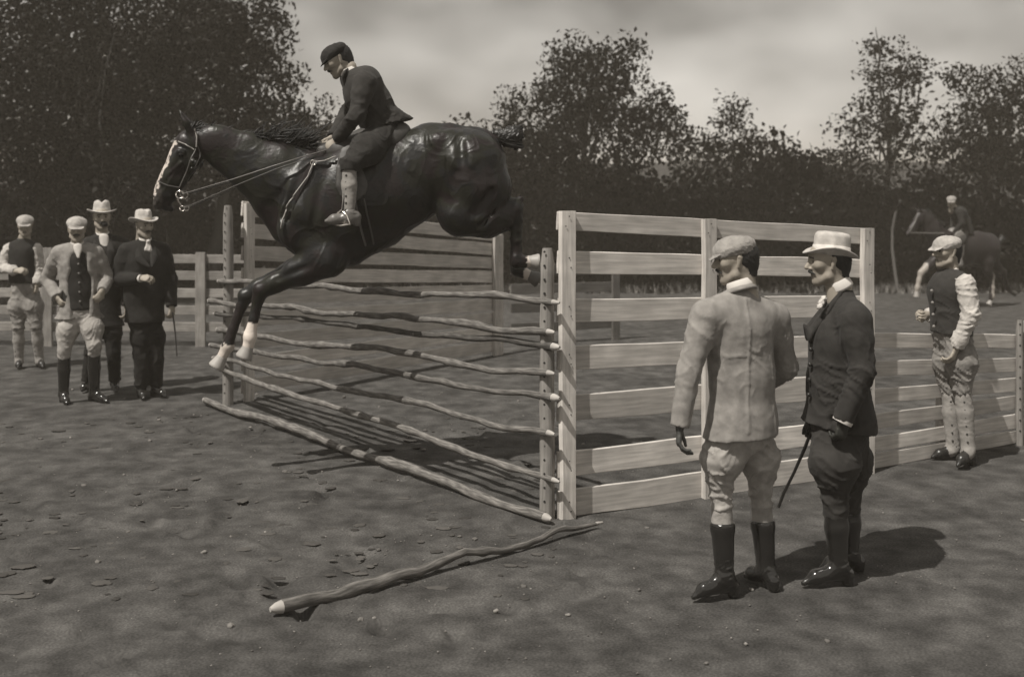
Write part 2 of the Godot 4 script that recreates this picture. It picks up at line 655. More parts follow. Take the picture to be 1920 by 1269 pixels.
func pole(label: String, a: Vector3, b: Vector3, r0: float, r1: float, sd: int, tone := 0.3) -> Node3D:
	var o := thing("rail_pole", label, "rail", a, 0.0, "peeled poles across the jump")
	var r := RandomNumberGenerator.new()
	r.seed = sd
	var n := FastNoiseLite.new()
	n.seed = sd
	n.frequency = 0.55
	n.fractal_octaves = 3
	var pts := []
	var run := b - a
	var seg := 34
	for i in seg + 1:
		var t := float(i) / seg
		var e := smoothstep(0.0, 0.12, t) * smoothstep(1.0, 0.88, t)
		var p := run * t + Vector3(0, (0.05 * n.get_noise_2d(t * 4.0, 3.0) + 0.016 * n.get_noise_2d(t * 14.0, 9.0)), 0.045 * n.get_noise_2d(t * 4.7, 40.0)) * e
		var w := lerpf(r0, r1, t) * (1.0 + 0.22 * n.get_noise_2d(t * 16.0, 80.0))
		if r.randf() < 0.14: w *= 1.28
		pts.append(Vector4(p.x, p.y, p.z, w))
	put("shaft", tube_mesh(pts, 10, 0.3, sd), mat(tone * 1.25, 0.85, {"tex": "bark", "bump": "bark", "bs": 0.3, "uv": true, "scale": Vector3(0.7, 2.0 + 0.3 * (sd % 3), 1), "spec": 0.25}), o)
	var cut := []   # the pale sawn end stands out from the bark
	for e in [0.0, 1.0]:
		var c: Vector4 = pts[0] if e == 0.0 else pts[seg]
		var dir := run.normalized() * (-1.0 if e == 0.0 else 1.0)
		cut = [Vector4(c.x, c.y, c.z, c.w * 0.99), Vector4(c.x + dir.x * 0.03, c.y + dir.y * 0.03, c.z + dir.z * 0.03, c.w * 0.8), Vector4(c.x + dir.x * 0.06, c.y + dir.y * 0.06, c.z + dir.z * 0.06, c.w * 0.35)]
		put("cut_end", tube_mesh(cut, 9), mat(0.5, 0.8, {"tex": "mottle"}), o)
	return o

func jump_post(label: String, at: Vector3, h: float, r: float, sd: int) -> void:
	var o := thing("jump_post", label, "post", at, 0.0, "round posts that carry the rails")
	var pts := []
	var n := FastNoiseLite.new()
	n.seed = sd
	for i in 20:
		var t := i / 19.0
		pts.append(Vector4(0.012 * n.get_noise_1d(t * 90), -0.1 + (h + 0.1) * t, 0.012 * n.get_noise_1d(t * 90 + 500), r * (1.0 - 0.1 * t) * (0.72 if i == 19 else 1.0) * (1.0 + 0.06 * n.get_noise_1d(t * 300))))
	put("shaft", tube_mesh(pts, 12, 0.15, sd), weathered(0.36, sd), o)
	for i in int(h / 0.085):
		var y := 0.12 + i * 0.085
		var d := Vector3(-0.35, 0, 0.94)
		var p := Vector3(0, y, 0) + d * (r * 0.93)
		put("peg_hole", tube_mesh([Vector4(p.x, p.y, p.z, 0.0075), Vector4(p.x + d.x * 0.006, p.y, p.z + d.z * 0.006, 0.007)], 6), mat(0.015, 0.9), o)

func make_fences() -> void:
	# tall slatted wing on the right
	var a := Vector3(0.275, 0, -6.63)
	var b := Vector3(2.56, 0, -7.74)
	var bd := []
	for q in [[1.84, 1.70, .105], [1.585, 1.47, .118], [1.285, 1.2, .13], [0.99, 0.925, .13], [0.68, 0.64, .145], [0.335, 0.32, .135], [0.085, 0.085, .15]]:
		bd.append(Vector4(q[0], q[1], q[2] * 1.1, q[2] * 1.18))
	board_fence("slatted_wing", "tall pale slatted wing fence beside the near end of the jump, with three posts", a, b, bd, [Vector4(0.02, 1.9, 0.1, 1), Vector4(0.44, 1.84, 0.1, 1), Vector4(0.985, 1.76, 0.1, 1)], 0.8, 1)
	# the low run that continues it
	var c := Vector3(4.09, 0, -8.65)
	bd = []
	for q in [[.945, .82], [.735, .635], [.53, .475], [.345, .335], [.175, .185], [.055, .06]]:
		bd.append(Vector4(q[0], q[1], .115 if q[0] > .1 else .1, .105))
	board_fence("low_slatted_fence", "low pale slatted fence running right behind the waistcoated man", b + Vector3(-0.01, 0, -0.06), c, bd, [Vector4(0.5, 0.9, 0.09, -1)], 0.7, 2)
	jump_post("thin round post at the right end of the low slatted fence", c + Vector3(-0.03, 0, 0.08), 1.0, 0.028, 8)
	var e := thing("end_post", "broad squared end post closing the low fence at right", "post", c + Vector3(0.09, 0, 0.02))
	board("post_board", Vector3(0, -0.1, 0), Vector3(0, 0.98, 0), 0.11, 0.06, Vector3(-0.4, 0, 0.9).normalized(), weathered(0.4, 3), e, 77)
	# left wing, running back behind the rails
	var l := Vector3(-2.62, 0, -10.36)
	var r := Vector3(-0.14, 0, -13.5)
	bd = []
	for i in 9:
		var h0 := 1.87 - i * 0.215
		bd.append(Vector4(h0, h0 * 0.79, 0.155, 0.13))
	board_fence("rear_wing", "grey slatted wing fence behind the rails, running back from the far jump post", l, r, bd, [Vector4(0.015, 1.92, 0.1, 1), Vector4(0.97, 1.5, 0.17, 1)], 0.74, 3)
	# far paddock fence
	var p := Vector3(-8.2, 0, -14.3)
	var q2 := Vector3(-3.45, 0, -14.2)
	bd = []
	for h in [1.15, 0.93, 0.7, 0.47, 0.25]: bd.append(Vector4(h, h, 0.12, 0.12))
	board_fence("paddock_fence", "low grey paddock fence behind the four men on the left", p, q2, bd, [Vector4(0.43, 1.3, 0.13, 1), Vector4(0.15, 1.25, 0.13, 1), Vector4(0.86, 1.24, 0.13, 1)], 0.4, 4)
	board_fence("far_paddock_fence", "far dark paddock fence seen between the jump posts behind the hind legs", Vector3(-0.02, -0.05, -14.2), Vector3(1.45, -0.06, -15.0), [Vector4(1.06, 1.02, 0.14, 0.14), Vector4(0.8, 0.78, 0.13, 0.13), Vector4(0.55, 0.53, 0.13, 0.13), Vector4(0.28, 0.27, 0.13, 0.13)], [Vector4(0.98, 1.15, 0.12, 1)], 0.16, 5)
	# the jump: two round posts and the poles between them
	jump_post("tall round post with peg holes at the far left end of the rails", Vector3(-2.71, 0, -10.22), 1.9, 0.052, 3)
	jump_post("short round post with peg holes at the near right end of the rails", Vector3(0.215, 0, -6.62), 1.67, 0.047, 4)
	var names := ["topmost crooked pole of the jump, just under the hind hooves", "second crooked pole from the top of the jump", "third crooked pole from the top of the jump", "fourth crooked pole from the top of the jump", "fifth pole from the top, above the two lowest slanting ones", "sixth pole from the top, the upper of the two slanting ones", "steeply slanting pole, lowest of those off the ground"]
	var hl := [1.17, 0.985, 0.86, 0.71, 0.56, 0.44, 0.34]
	var hr := [1.345, 1.165, 1.075, 0.915, 0.765, 0.55, 0.265]
	for i in 7:
		pole(names[i], Vector3(-2.79 - 0.04 * ((i * 5) % 3), hl[i] + 0.005, -10.24 + 0.03 * (i % 2)), Vector3(0.25 - 0.03 * (i % 2), hr[i], -6.53), 0.026 - 0.003 * (i % 3), 0.02, 100 + i, [0.22, 0.2, 0.12, 0.21, 0.18, 0.21, 0.23][i])
	pole("pole lying on the ground along the foot of the jump", Vector3(-2.9, 0.055, -10.15), Vector3(0.2, 0.04, -6.52), 0.032, 0.027, 130, 0.22)
	pole("loose pole lying on the open ground in front of the jump", Vector3(-1.1, 0.035, -5.12), Vector3(0.5, 0.03, -6.42), 0.034, 0.012, 142, 0.17)


# ---------------------------------------------------------------- horses
func both(f: Field, pts: Array, k := 0.05, s := 1.0) -> void:
	for w in [1.0, -1.0]:
		var q := []
		for p in pts: q.append(Vector4(p.x, p.y, p.z * w, p.w))
		f.chain(q, k, Vector3(0, 0, 1), s)

func sheet(f: Field, step := 0.02) -> Dictionary:   # the outermost z of each little square, to lay straps on
	var d := {}
	for p in f.v:
		var key := Vector2i(int(floor(p.x / step)), int(floor(p.y / step)))
		if p.z > d.get(key, -9.0): d[key] = p.z
	return d

func lay(d: Dictionary, pts: Array, r: float, lift: float, side := 1.0, fallback := 0.02) -> Array:
	var out := []
	for i in pts.size() - 1:
		for j in 6:
			var p: Vector2 = pts[i].lerp(pts[i + 1], j / 6.0)
			var z: float = -9.0
			for ox in [-1, 0, 1]:
				for oy in [-1, 0, 1]:
					z = maxf(z, d.get(Vector2i(int(floor(p.x / 0.02)) + ox, int(floor(p.y / 0.02)) + oy), -9.0))
			if z < -8.0: z = fallback
			out.append(Vector4(p.x, p.y, (z + lift) * side, r))
	return out

func hoof(parent: Node, a: Vector3, b: Vector3, v := 0.05) -> void:
	var d := (b - a).normalized()
	var f := Field.new(0.007).cap(a - d * 0.01, b, 0.04, 0.058, 0.01).cut(b + d * 0.012, d).run()
	put("hoof", f.mesh(), mat(v, 0.5), parent)

func strap(called: String, pts: Array, m: Material, parent: Node, flat := 1.0, sides := 6) -> void:
	put(called, tube_mesh(pts, sides, 0.0, 1, flat, Vector3(0, 0, 1)), m, parent)

func ring(c: Vector3, r: float, w: float, axis := Vector3(0, 0, 1)) -> Array:
	var out := []
	var x := axis.cross(Vector3.UP).normalized()
	if axis.is_equal_approx(Vector3.UP): x = Vector3.RIGHT
	var y := axis.cross(x).normalized()
	for i in 15:
		var t := TAU * i / 14.0
		var p := c + (x * cos(t) + y * sin(t)) * r
		out.append(Vector4(p.x, p.y, p.z, w))
	return out

func make_horse() -> void:
	var o := thing("horse", "glossy dark horse with white forefoot leaping over the crooked rails", "horse", HORSE_AT, HORSE_TURN)
	var zz := Vector3(0, 0, 1)
	var f := Field.new(0.0095)
	# trunk
	f.chain([Vector4(-0.293, 1.913, 0, 0.372), Vector4(-0.04, 2.008, 0, 0.385), Vector4(0.212, 2.106, 0, 0.315), Vector4(0.42, 2.224, 0, 0.268), Vector4(0.626, 2.187, 0, 0.285)], 0.07, zz, 1.32)
	f.chain([Vector4(-0.226, 1.812, 0, 0.33), Vector4(-0.04, 1.887, 0, 0.27)], 0.08, zz, 1.25)
	f.ball(Vector3(-0.456, 1.764, 0), 0.2, 0.1, zz, 1.05)
	both(f, [Vector4(0.672, 2.177, 0.1, 0.275), Vector4(0.719, 2.056, 0.12, 0.23)], 0.08, 1.15)
	both(f, [Vector4(0.689, 2.056, 0.13, 0.24), Vector4(0.624, 1.899, 0.14, 0.175)], 0.07, 1.35)
	both(f, [Vector4(0.778, 2.049, 0.1, 0.18)], 0.06, 1.0)
	both(f, [Vector4(0.778, 2.049, 0.1, 0.175), Vector4(0.765, 1.887, 0.12, 0.15)], 0.06, 1.1)
	both(f, [Vector4(0.581, 1.877, 0.165, 0.105)], 0.05, 1.1)
	both(f, [Vector4(0.444, 2.375, 0.17, 0.055), Vector4(0.526, 2.384, 0.16, 0.05)], 0.09)
	f.chain([Vector4(0.375, 2.452, 0, 0.03), Vector4(0.545, 2.464, 0, 0.03), Vector4(0.755, 2.42, 0, 0.04), Vector4(0.871, 2.394, 0, 0.045)], 0.06)
	# neck
	f.chain([Vector4(-0.467, 2.011, 0, 0.29), Vector4(-0.67, 2.131, 0, 0.225), Vector4(-0.882, 2.246, 0, 0.155), Vector4(-1.079, 2.35, 0, 0.112), Vector4(-1.202, 2.375, 0, 0.092)], 0.09, zz, 1.75)
	f.chain([Vector4(-0.449, 2.263, 0, 0.06), Vector4(-0.633, 2.296, 0, 0.045), Vector4(-0.853, 2.377, 0, 0.035), Vector4(-1.108, 2.435, 0, 0.03)], 0.07)
	f.chain([Vector4(-1.09, 2.234, 0, 0.04), Vector4(-0.908, 2.112, 0, 0.06), Vector4(-0.743, 1.925, 0, 0.08), Vector4(-0.633, 1.757, 0, 0.09)], 0.06)
	# shoulders and forelegs
	both(f, [Vector4(-0.394, 2.166, 0.15, 0.09), Vector4(-0.506, 1.872, 0.19, 0.115), Vector4(-0.537, 1.755, 0.17, 0.105)], 0.07, 1.3)
	both(f, [Vector4(-0.523, 1.754, 0.16, 0.11), Vector4(-0.32, 1.57, 0.17, 0.125)], 0.06, 1.2)
	both(f, [Vector4(-0.271, 1.725, 0.2, 0.12)], 0.08, 1.4)
	for w in [[[Vector4(-0.302, 1.555, 0.165, 0.125), Vector4(-0.487, 1.468, 0.165, 0.09), Vector4(-0.683, 1.388, 0.15, 0.06), Vector4(-0.766, 1.341, 0.15, 0.055)], [Vector4(-0.766, 1.341, 0.15, 0.052), Vector4(-0.787, 1.286, 0.15, 0.041), Vector4(-0.816, 1.151, 0.15, 0.033), Vector4(-0.841, 1.023, 0.15, 0.044), Vector4(-0.852, 0.972, 0.15, 0.034), Vector4(-0.862, 0.936, 0.15, 0.037)]],
			[[Vector4(-0.363, 1.551, -0.16, 0.12), Vector4(-0.573, 1.446, -0.15, 0.086), Vector4(-0.818, 1.336, -0.13, 0.058), Vector4(-0.902, 1.277, -0.12, 0.052)], [Vector4(-0.902, 1.277, -0.12, 0.05), Vector4(-0.932, 1.216, -0.12, 0.04), Vector4(-0.991, 1.051, -0.12, 0.033), Vector4(-1.035, 0.923, -0.12, 0.044), Vector4(-1.061, 0.87, -0.12, 0.034), Vector4(-1.08, 0.833, -0.12, 0.037)]]]:
		f.chain(w[0], 0.05)
		f.chain(w[1], 0.02)
	both(f, [Vector4(-0.398, 1.579, 0.19, 0.07), Vector4(-0.561, 1.488, 0.18, 0.045)], 0.05)
	f.ball(Vector3(-0.78, 1.356, 0.15), 0.044, 0.02).ball(Vector3(-0.917, 1.292, -0.12), 0.043, 0.02)
	f.cap(Vector3(-0.766, 1.279, 0.15), Vector3(-0.819, 1.038, 0.15), 0.018, 0.017, 0.008)
	# hind legs
	for w in [[Vector4(0.602, 1.862, 0.14, 0.155), Vector4(0.79, 1.823, 0.13, 0.118), Vector4(0.916, 1.849, 0.12, 0.082), Vector4(0.988, 1.906, 0.12, 0.06)], [Vector4(0.634, 1.849, -0.14, 0.15), Vector4(0.823, 1.802, -0.12, 0.112), Vector4(0.94, 1.818, -0.11, 0.078), Vector4(1.006, 1.872, -0.11, 0.058)]]: f.chain(w, 0.05)
	for w in [[Vector4(0.995, 1.921, 0.12, 0.058), Vector4(1.03, 1.966, 0.12, 0.03)], [Vector4(0.995, 1.898, 0.12, 0.055), Vector4(1.003, 1.823, 0.12, 0.044), Vector4(0.999, 1.679, 0.12, 0.037), Vector4(0.999, 1.559, 0.12, 0.04), Vector4(1.007, 1.528, 0.12, 0.05), Vector4(1.064, 1.524, 0.12, 0.038), Vector4(1.102, 1.528, 0.12, 0.04)],
			[Vector4(1.014, 1.864, -0.11, 0.054), Vector4(1.029, 1.767, -0.11, 0.042), Vector4(1.033, 1.592, -0.11, 0.036), Vector4(1.037, 1.456, -0.11, 0.048), Vector4(1.092, 1.424, -0.11, 0.038), Vector4(1.131, 1.408, -0.11, 0.04)]]: f.chain(w, 0.025)
	f.cap(Vector3(1.026, 1.951, 0.12), Vector3(1.026, 1.566, 0.12), 0.016, 0.018, 0.012)
	# head
	f.chain([Vector4(-1.275, 2.352, 0, 0.098), Vector4(-1.303, 2.248, 0, 0.1), Vector4(-1.376, 2.111, 0, 0.083), Vector4(-1.437, 2.004, 0, 0.07), Vector4(-1.455, 1.959, 0, 0.06)], 0.04, zz, 1.32)
	f.cap(Vector3(-1.343, 2.359, 0), Vector3(-1.469, 2.048, 0), 0.03, 0.026, 0.035)
	both(f, [Vector4(-1.236, 2.232, 0.055, 0.06)], 0.05, 1.4)
	both(f, [Vector4(-1.342, 2.268, 0.062, 0.022), Vector4(-1.416, 2.11, 0.05, 0.012)], 0.03)
	f.cap(Vector3(-1.491, 1.93, 0), Vector3(-1.48, 1.915, 0), 0.026, 0.022, 0.02, zz, 0.6)
	f.cap(Vector3(-1.426, 1.911, 0), Vector3(-1.397, 1.9, 0), 0.026, 0.022, 0.02, zz, 0.8)
	both(f, [Vector4(-1.495, 1.978, 0.03, 0.026)], 0.025)
	both(f, [Vector4(-1.327, 2.297, 0.082, 0.02), Vector4(-1.298, 2.289, 0.085, 0.018)], 0.015)
	for w in [1.0, -1.0]:
		var sgn := Vector3(1, 1, w)
		f.dig(Vector3(-1.504, 1.974, 0.056) * sgn, Vector3(-1.488, 1.956, 0.062) * sgn, 0.013, 0.01, 0.005)
		f.dig(Vector3(-1.385, 2.172, 0.095) * sgn, Vector3(-1.423, 2.073, 0.085) * sgn, 0.014, 0.012, 0.03)
		f.dig(Vector3(-1.457, 1.934, 0.055) * sgn, Vector3(-1.377, 1.96, 0.065) * sgn, 0.006, 0.004, 0.006)
		f.cap(Vector3(-1.256, 2.424, 0.045) * sgn, Vector3(-1.285, 2.496, 0.06) * sgn, 0.026, 0.031, 0.02, Vector3(0.5, 0.2, 0.8 * w), 1.4)
		f.cap(Vector3(-1.285, 2.496, 0.06) * sgn, Vector3(-1.333, 2.585, 0.052) * sgn, 0.031, 0.006, 0.01, Vector3(0.5, 0.2, 0.8 * w), 1.4)
		f.dig(Vector3(-1.302, 2.48, 0.085) * sgn, Vector3(-1.321, 2.532, 0.075) * sgn, 0.013, 0.004, 0.005)
		# hollows between the muscles
		f.cap(Vector3(-0.568, 2.092, 0.11) * sgn, Vector3(-0.415, 1.872, 0.2) * sgn, 0.05, 0.06, 0.09)
		f.dig(Vector3(-0.356, 2.109, 0.275) * sgn, Vector3(-0.397, 1.802, 0.3) * sgn, 0.012, 0.014, 0.04)
		f.dig(Vector3(-0.498, 1.675, 0.285) * sgn, Vector3(-0.311, 1.766, 0.31) * sgn, 0.014, 0.016, 0.04)
		f.cap(Vector3(0.618, 2.277, 0.24) * sgn, Vector3(0.756, 2.13, 0.225) * sgn, 0.035, 0.04, 0.06)
		f.dig(Vector3(0.554, 2.146, 0.315) * sgn, Vector3(0.533, 1.927, 0.3) * sgn, 0.022, 0.02, 0.05)
		f.cap(Vector3(0.597, 2.093, 0.22) * sgn, Vector3(0.551, 1.871, 0.24) * sgn, 0.04, 0.03, 0.05)
		f.dig(Vector3(0.829, 1.889, 0.235) * sgn, Vector3(0.735, 1.778, 0.25) * sgn, 0.012, 0.012, 0.03)
		f.dig(Vector3(0.256, 2.128, 0.3) * sgn, Vector3(0.41, 1.982, 0.27) * sgn, 0.03, 0.04, 0.06)
		f.cap(Vector3(-1.31, 2.224, 0.079) * sgn, Vector3(-1.398, 2.143, 0.066) * sgn, 0.012, 0.008, 0.012)
		f.cap(Vector3(-1.347, 2.165, 0.072) * sgn, Vector3(-1.443, 2.011, 0.056) * sgn, 0.006, 0.005, 0.012)
		f.cap(Vector3(-1.315, 2.304, 0.09) * sgn, Vector3(-1.342, 2.286, 0.082) * sgn, 0.009, 0.008, 0.008)
		f.ball(Vector3(-1.218, 2.217, 0.075) * sgn, 0.03, 0.03)
		f.cap(Vector3(-1.502, 1.996, 0.046) * sgn, Vector3(-1.479, 1.952, 0.056) * sgn, 0.013, 0.011, 0.01)
		f.cap(Vector3(-1.246, 2.173, 0.075) * sgn, Vector3(-1.295, 2.092, 0.062) * sgn, 0.012, 0.008, 0.02)
		f.dig(Vector3(-0.461, 2.219, 0.21) * sgn, Vector3(-0.592, 1.855, 0.235) * sgn, 0.03, 0.04, 0.05)
		f.dig(Vector3(0.444, 2.171, 0.33) * sgn, Vector3(0.459, 1.975, 0.33) * sgn, 0.05, 0.06, 0.09)
		f.dig(Vector3(0.594, 2.379, 0.27) * sgn, Vector3(0.61, 2.127, 0.36) * sgn, 0.02, 0.02, 0.06)
		f.dig(Vector3(-0.21, 1.766, 0.33) * sgn, Vector3(-0.213, 1.546, 0.27) * sgn, 0.03, 0.03, 0.06)
		f.dig(Vector3(0.695, 1.871, 0.29) * sgn, Vector3(0.806, 2.018, 0.29) * sgn, 0.02, 0.02, 0.05)
		f.dig(Vector3(-0.836, 2.275, 0.135) * sgn, Vector3(-1.018, 2.275, 0.115) * sgn, 0.02, 0.015, 0.03)
		f.dig(Vector3(-0.65, 2.073, 0.185) * sgn, Vector3(-0.909, 2.183, 0.125) * sgn, 0.015, 0.012, 0.03)
		f.dig(Vector3(-0.445, 1.512, 0.285) * sgn, Vector3(-0.645, 1.431, 0.235) * sgn, 0.016, 0.014, 0.03)
	f.run()
	var over := sheet(f)
	f.wrinkle(0.0036, Vector3(2.0, 1.7, 2.4), 12, [], 0.9)
	f.wrinkle(0.0022, Vector3(5, 3.5, 5), 4, [Vector4(0.002, 1.798, 0.2, 0.4), Vector4(-0.505, 1.799, 0.2, 0.3), Vector4(-0.948, 2.239, 0.1, 0.25)], 0.3)
	var nz := FastNoiseLite.new()
	nz.seed = 9
	nz.frequency = 22.0
	f.tint(func(p: Vector3, _n: Vector3) -> Color:
		var j := 0.03 * nz.get_noise_3dv(p)
		var g := 0.013 + 0.005 * nz.get_noise_3dv(p * 0.12)
		if p.x < Vector2(-0.773, 3.363).x and p.y < Vector2(-2.529, 1.123).y + j and p.z > 0.0: g = 0.62
		if p.x < Vector2(-0.963, 3.36).x and p.y < Vector2(-2.529, 0.941).y + j and p.z < 0.0: g = 0.5
		if p.x > Vector2(1.079, 3.4).x + j and p.y < Vector2(-2.529, 1.581).y: g = 0.5
		var t := clampf((Vector2(-2.529, 2.375).y - p.y) / (Vector2(-2.529, 2.375).y - Vector2(-2.529, 1.975).y), 0.0, 1.0)
		var front: float = lerpf(Vector2(-1.347, 3.352).x, Vector2(-1.516, 3.349).x, t)
		if p.x < Vector2(-1.307, 3.353).x and p.y > Vector2(-2.529, 1.975).y and p.y < Vector2(-2.529, 2.375).y and absf(p.z) < 0.045 + j * 0.6 and p.x < front + 0.015 + j * 0.6: g = 0.5 if nz.get_noise_3dv(p * 1.6) > -0.25 else 0.12
		if p.x < Vector2(-1.447, 3.35).x and p.y < Vector2(-2.529, 2.036).y: g = maxf(g, 0.035 + 0.02 * nz.get_noise_3dv(p * 2.0))
		return Color(g * 1.12, g, g * 0.9))
	put("body", f.mesh(), mat(1.0, 0.4, {"vc": true, "warm": 0.0, "bump": "ripple", "bs": 0.16, "scale": Vector3(1.9, 2.4, 1.9), "spec": 0.43}), o)
	for w in [[Vector3(-0.862, 0.936, 0.15), Vector3(-0.88, 0.892, 0.15), .3], [Vector3(-1.08, 0.833, -0.12), Vector3(-1.106, 0.788, -0.12), .35], [Vector3(1.11, 1.528, 0.12), Vector3(1.155, 1.524, 0.12), .3], [Vector3(1.139, 1.404, -0.11), Vector3(1.186, 1.38, -0.11), .12]]: hoof(o, w[0], w[1], w[2])
	for w in [1.0, -1.0]:
		put("eye", Field.new(0.004).ball(Vector3(-1.316, 2.275, 0.084) * Vector3(1, 1, w), 0.019, 0.01).run().mesh(), mat(0.006, 0.08), o)
	# tail: a short docked brush
	put("tail", Field.new(0.01).chain([Vector4(0.855, 2.417, 0, 0.045), Vector4(0.94, 2.41, 0, 0.062), Vector4(1.001, 2.425, 0, 0.07)], 0.02).cap(Vector3(1.001, 2.425, 0), Vector3(1.055, 2.487, 0), 0.06, 0.014, 0.02).cap(Vector3(0.994, 2.395, 0), Vector3(1.021, 2.326, 0), 0.05, 0.014, 0.02).run().wrinkle(0.012, Vector3(8, 30, 26), 3, [], 1.0).mesh(), mat(0.012, 0.45), o)
	var st := SurfaceTool.new()
	st.begin(Mesh.PRIMITIVE_TRIANGLES)
	rng.seed = 71
	for i in 160:
		var u := rng.randf_range(-1, 1)
		var w := rng.randf_range(-1, 1)
		var a := Vector3(0.855, 2.417, 0) + Vector3(rng.randf() * 0.03, u * 0.02, w * 0.03)
		var m := Vector3(0.959, 2.41, 0) + Vector3(0, u * 0.055, w * 0.055)
		var e := Vector3(1.032, 2.418, 0) + Vector3(rng.randf_range(-0.02, 0.025) + 0.02 * absf(u), u * 0.085, w * 0.05)
		add_tube(st, [Vector4(a.x, a.y, a.z, 0.012), Vector4(m.x, m.y, m.z, 0.014), Vector4(lerpf(m.x, e.x, 0.7), lerpf(m.y, e.y, 0.6), lerpf(m.z, e.z, 0.7), 0.010), Vector4(e.x, e.y, e.z, 0.002)], 4)
	st.generate_normals()
	put("tail_hair", st.commit(), mat(0.012, 0.45), o)
	# mane and forelock blown up along the crest
	st = SurfaceTool.new()
	st.begin(Mesh.PRIMITIVE_TRIANGLES)
	for i in 850:
		var t := rng.randf()
		var a: Vector3 = Vector3(-1.152, 2.446, 0).lerp(Vector3(-0.853, 2.369, 0), t * 2.0) if t < 0.5 else Vector3(-0.853, 2.369, 0).lerp(Vector3(-0.515, 2.289, 0), t * 2.0 - 1.0)
		a += Vector3(0, -0.015, rng.randf_range(-0.02, 0.02))
		var l := rng.randf_range(0.05, 0.12) * (0.7 + 1.5 * smoothstep(0.3, 0.75, t)) * (1.0 if rng.randf() < 0.9 else 1.5)
		var dir := Vector3(rng.randf_range(0.35, 1.0), rng.randf_range(0.35, 1.0), rng.randf_range(-0.35, 0.35)).normalized()
		var b := a + dir * l * 0.5
		var e := b + (dir + Vector3(rng.randf_range(-0.2, 0.9), rng.randf_range(-0.8, 0.5), rng.randf_range(-0.4, 0.4))).normalized() * l * 0.55
		add_tube(st, [Vector4(a.x, a.y, a.z, 0.008), Vector4(b.x, b.y, b.z, 0.006), Vector4(e.x, e.y, e.z, 0.0012)], 4)
	for i in 60:
		var a := Vector3(-1.253, 2.441, 0) + Vector3(rng.randf_range(-0.03, 0.05), 0, rng.randf_range(-0.03, 0.03))
		var e := a + Vector3(rng.randf_range(-0.06, 0.09), rng.randf_range(0.0, 0.09), rng.randf_range(-0.04, 0.04))
		add_tube(st, [Vector4(a.x, a.y, a.z, 0.007), Vector4(lerpf(a.x, e.x, 0.6), lerpf(a.y, e.y, 0.8), e.z, 0.005), Vector4(e.x, e.y, e.z, 0.001)], 4)
	st.generate_normals()
	put("mane", st.commit(), mat(0.011, 0.5), o)
	# bridle, reins, breastplate, saddle
	var pale := mat(0.42, 0.5, {"tex": "mottle", "scale": Vector3(4, 4, 4)})
	var hide := mat(0.2, 0.45, {"tex": "mottle", "scale": Vector3(4, 4, 4)})
	var dark := mat(0.06, 0.4)
	var steel := mat(0.7, 0.22, {"metal": 1.0})
	for w in [1.0, -1.0]:
		strap("browband", lay(over, [Vector2(-1.336, 2.367), Vector2(-1.282, 2.345), Vector2(-1.217, 2.304)], 0.009, 0.004, w), pale, o, 0.5)
		strap("headpiece", lay(over, [Vector2(-1.224, 2.453), Vector2(-1.21, 2.397), Vector2(-1.213, 2.315)], 0.011, 0.004, w), pale, o, 0.5)
		strap("cheek_strap", lay(over, [Vector2(-1.217, 2.315), Vector2(-1.282, 2.145), Vector2(-1.347, 2.011)], 0.008, 0.004, w), hide, o, 0.5)
		strap("throat_lash", lay(over, [Vector2(-1.202, 2.334), Vector2(-1.181, 2.26), Vector2(-1.231, 2.16)], 0.006, 0.003, w), dark, o, 0.5)
		strap("noseband", lay(over, [Vector2(-1.469, 2.092), Vector2(-1.404, 2.063), Vector2(-1.318, 2.048)], 0.009, 0.004, w), dark, o, 0.5)
		put("bit_ring", tube_mesh(ring(Vector3(-1.324, 2, 0.078) * Vector3(1, 1, w), 0.026, 0.005), 6), steel, o)
		put("bit_ring", tube_mesh(ring(Vector3(-1.307, 1.905, 0.074) * Vector3(1, 1, w), 0.017, 0.0045), 6), steel, o)
		strap("bit_shank", [Vector4(-1.354, 2.011, 0.074, 0.005), Vector4(-1.332, 1.952, 0.076, 0.006), Vector4(-1.307, 1.916, 0.074, 0.005)], steel, o)
		if w < 0: continue
	for k in 2:
		var a: Array = [[Vector4(-1.305, 2.004, 0.085, 0.009), Vector4(-0.955, 2.106, 0.15, 0.009), Vector4(-0.676, 2.196, 0.215, 0.009), Vector4(-0.448, 2.27, 0.2, 0.009), Vector4(-0.326, 2.313, 0.07, 0.009)], [Vector4(-1.292, 1.908, 0.08, 0.007), Vector4(-0.931, 2.066, 0.145, 0.007), Vector4(-0.662, 2.175, 0.21, 0.007), Vector4(-0.441, 2.252, 0.2, 0.007), Vector4(-0.319, 2.302, 0.06, 0.007)]][k]
		strap("rein", a, [hide, mat(0.1, 0.45)][k], o, 0.45)
		var b := []
		for q in a: b.append(Vector4(q.x, q.y, -q.z, q.w))
		strap("rein", b, dark, o, 0.45)
	for w in [1.0, -1.0]:
		strap("breastplate", lay(over, [Vector2(-0.404, 2.222), Vector2(-0.441, 2.124), Vector2(-0.523, 2.011), Vector2(-0.578, 1.925), Vector2(-0.611, 1.832), Vector2(-0.622, 1.764)], 0.013, 0.008, w), pale, o, 0.4)
		strap("breastplate_strap", lay(over, [Vector2(-0.408, 2.222), Vector2(-0.33, 2.233), Vector2(-0.248, 2.267)], 0.012, 0.012, w), pale, o, 0.4)
		put("buckle", tube_mesh(ring(Vector3(Vector2(-0.408, 2.218).x, Vector2(-0.408, 2.218).y, w * (lay(over, [Vector2(-0.408, 2.218), Vector2(-0.404, 2.218)], 0, 0.014)[0].z)), 0.017, 0.004), 6), steel, o)
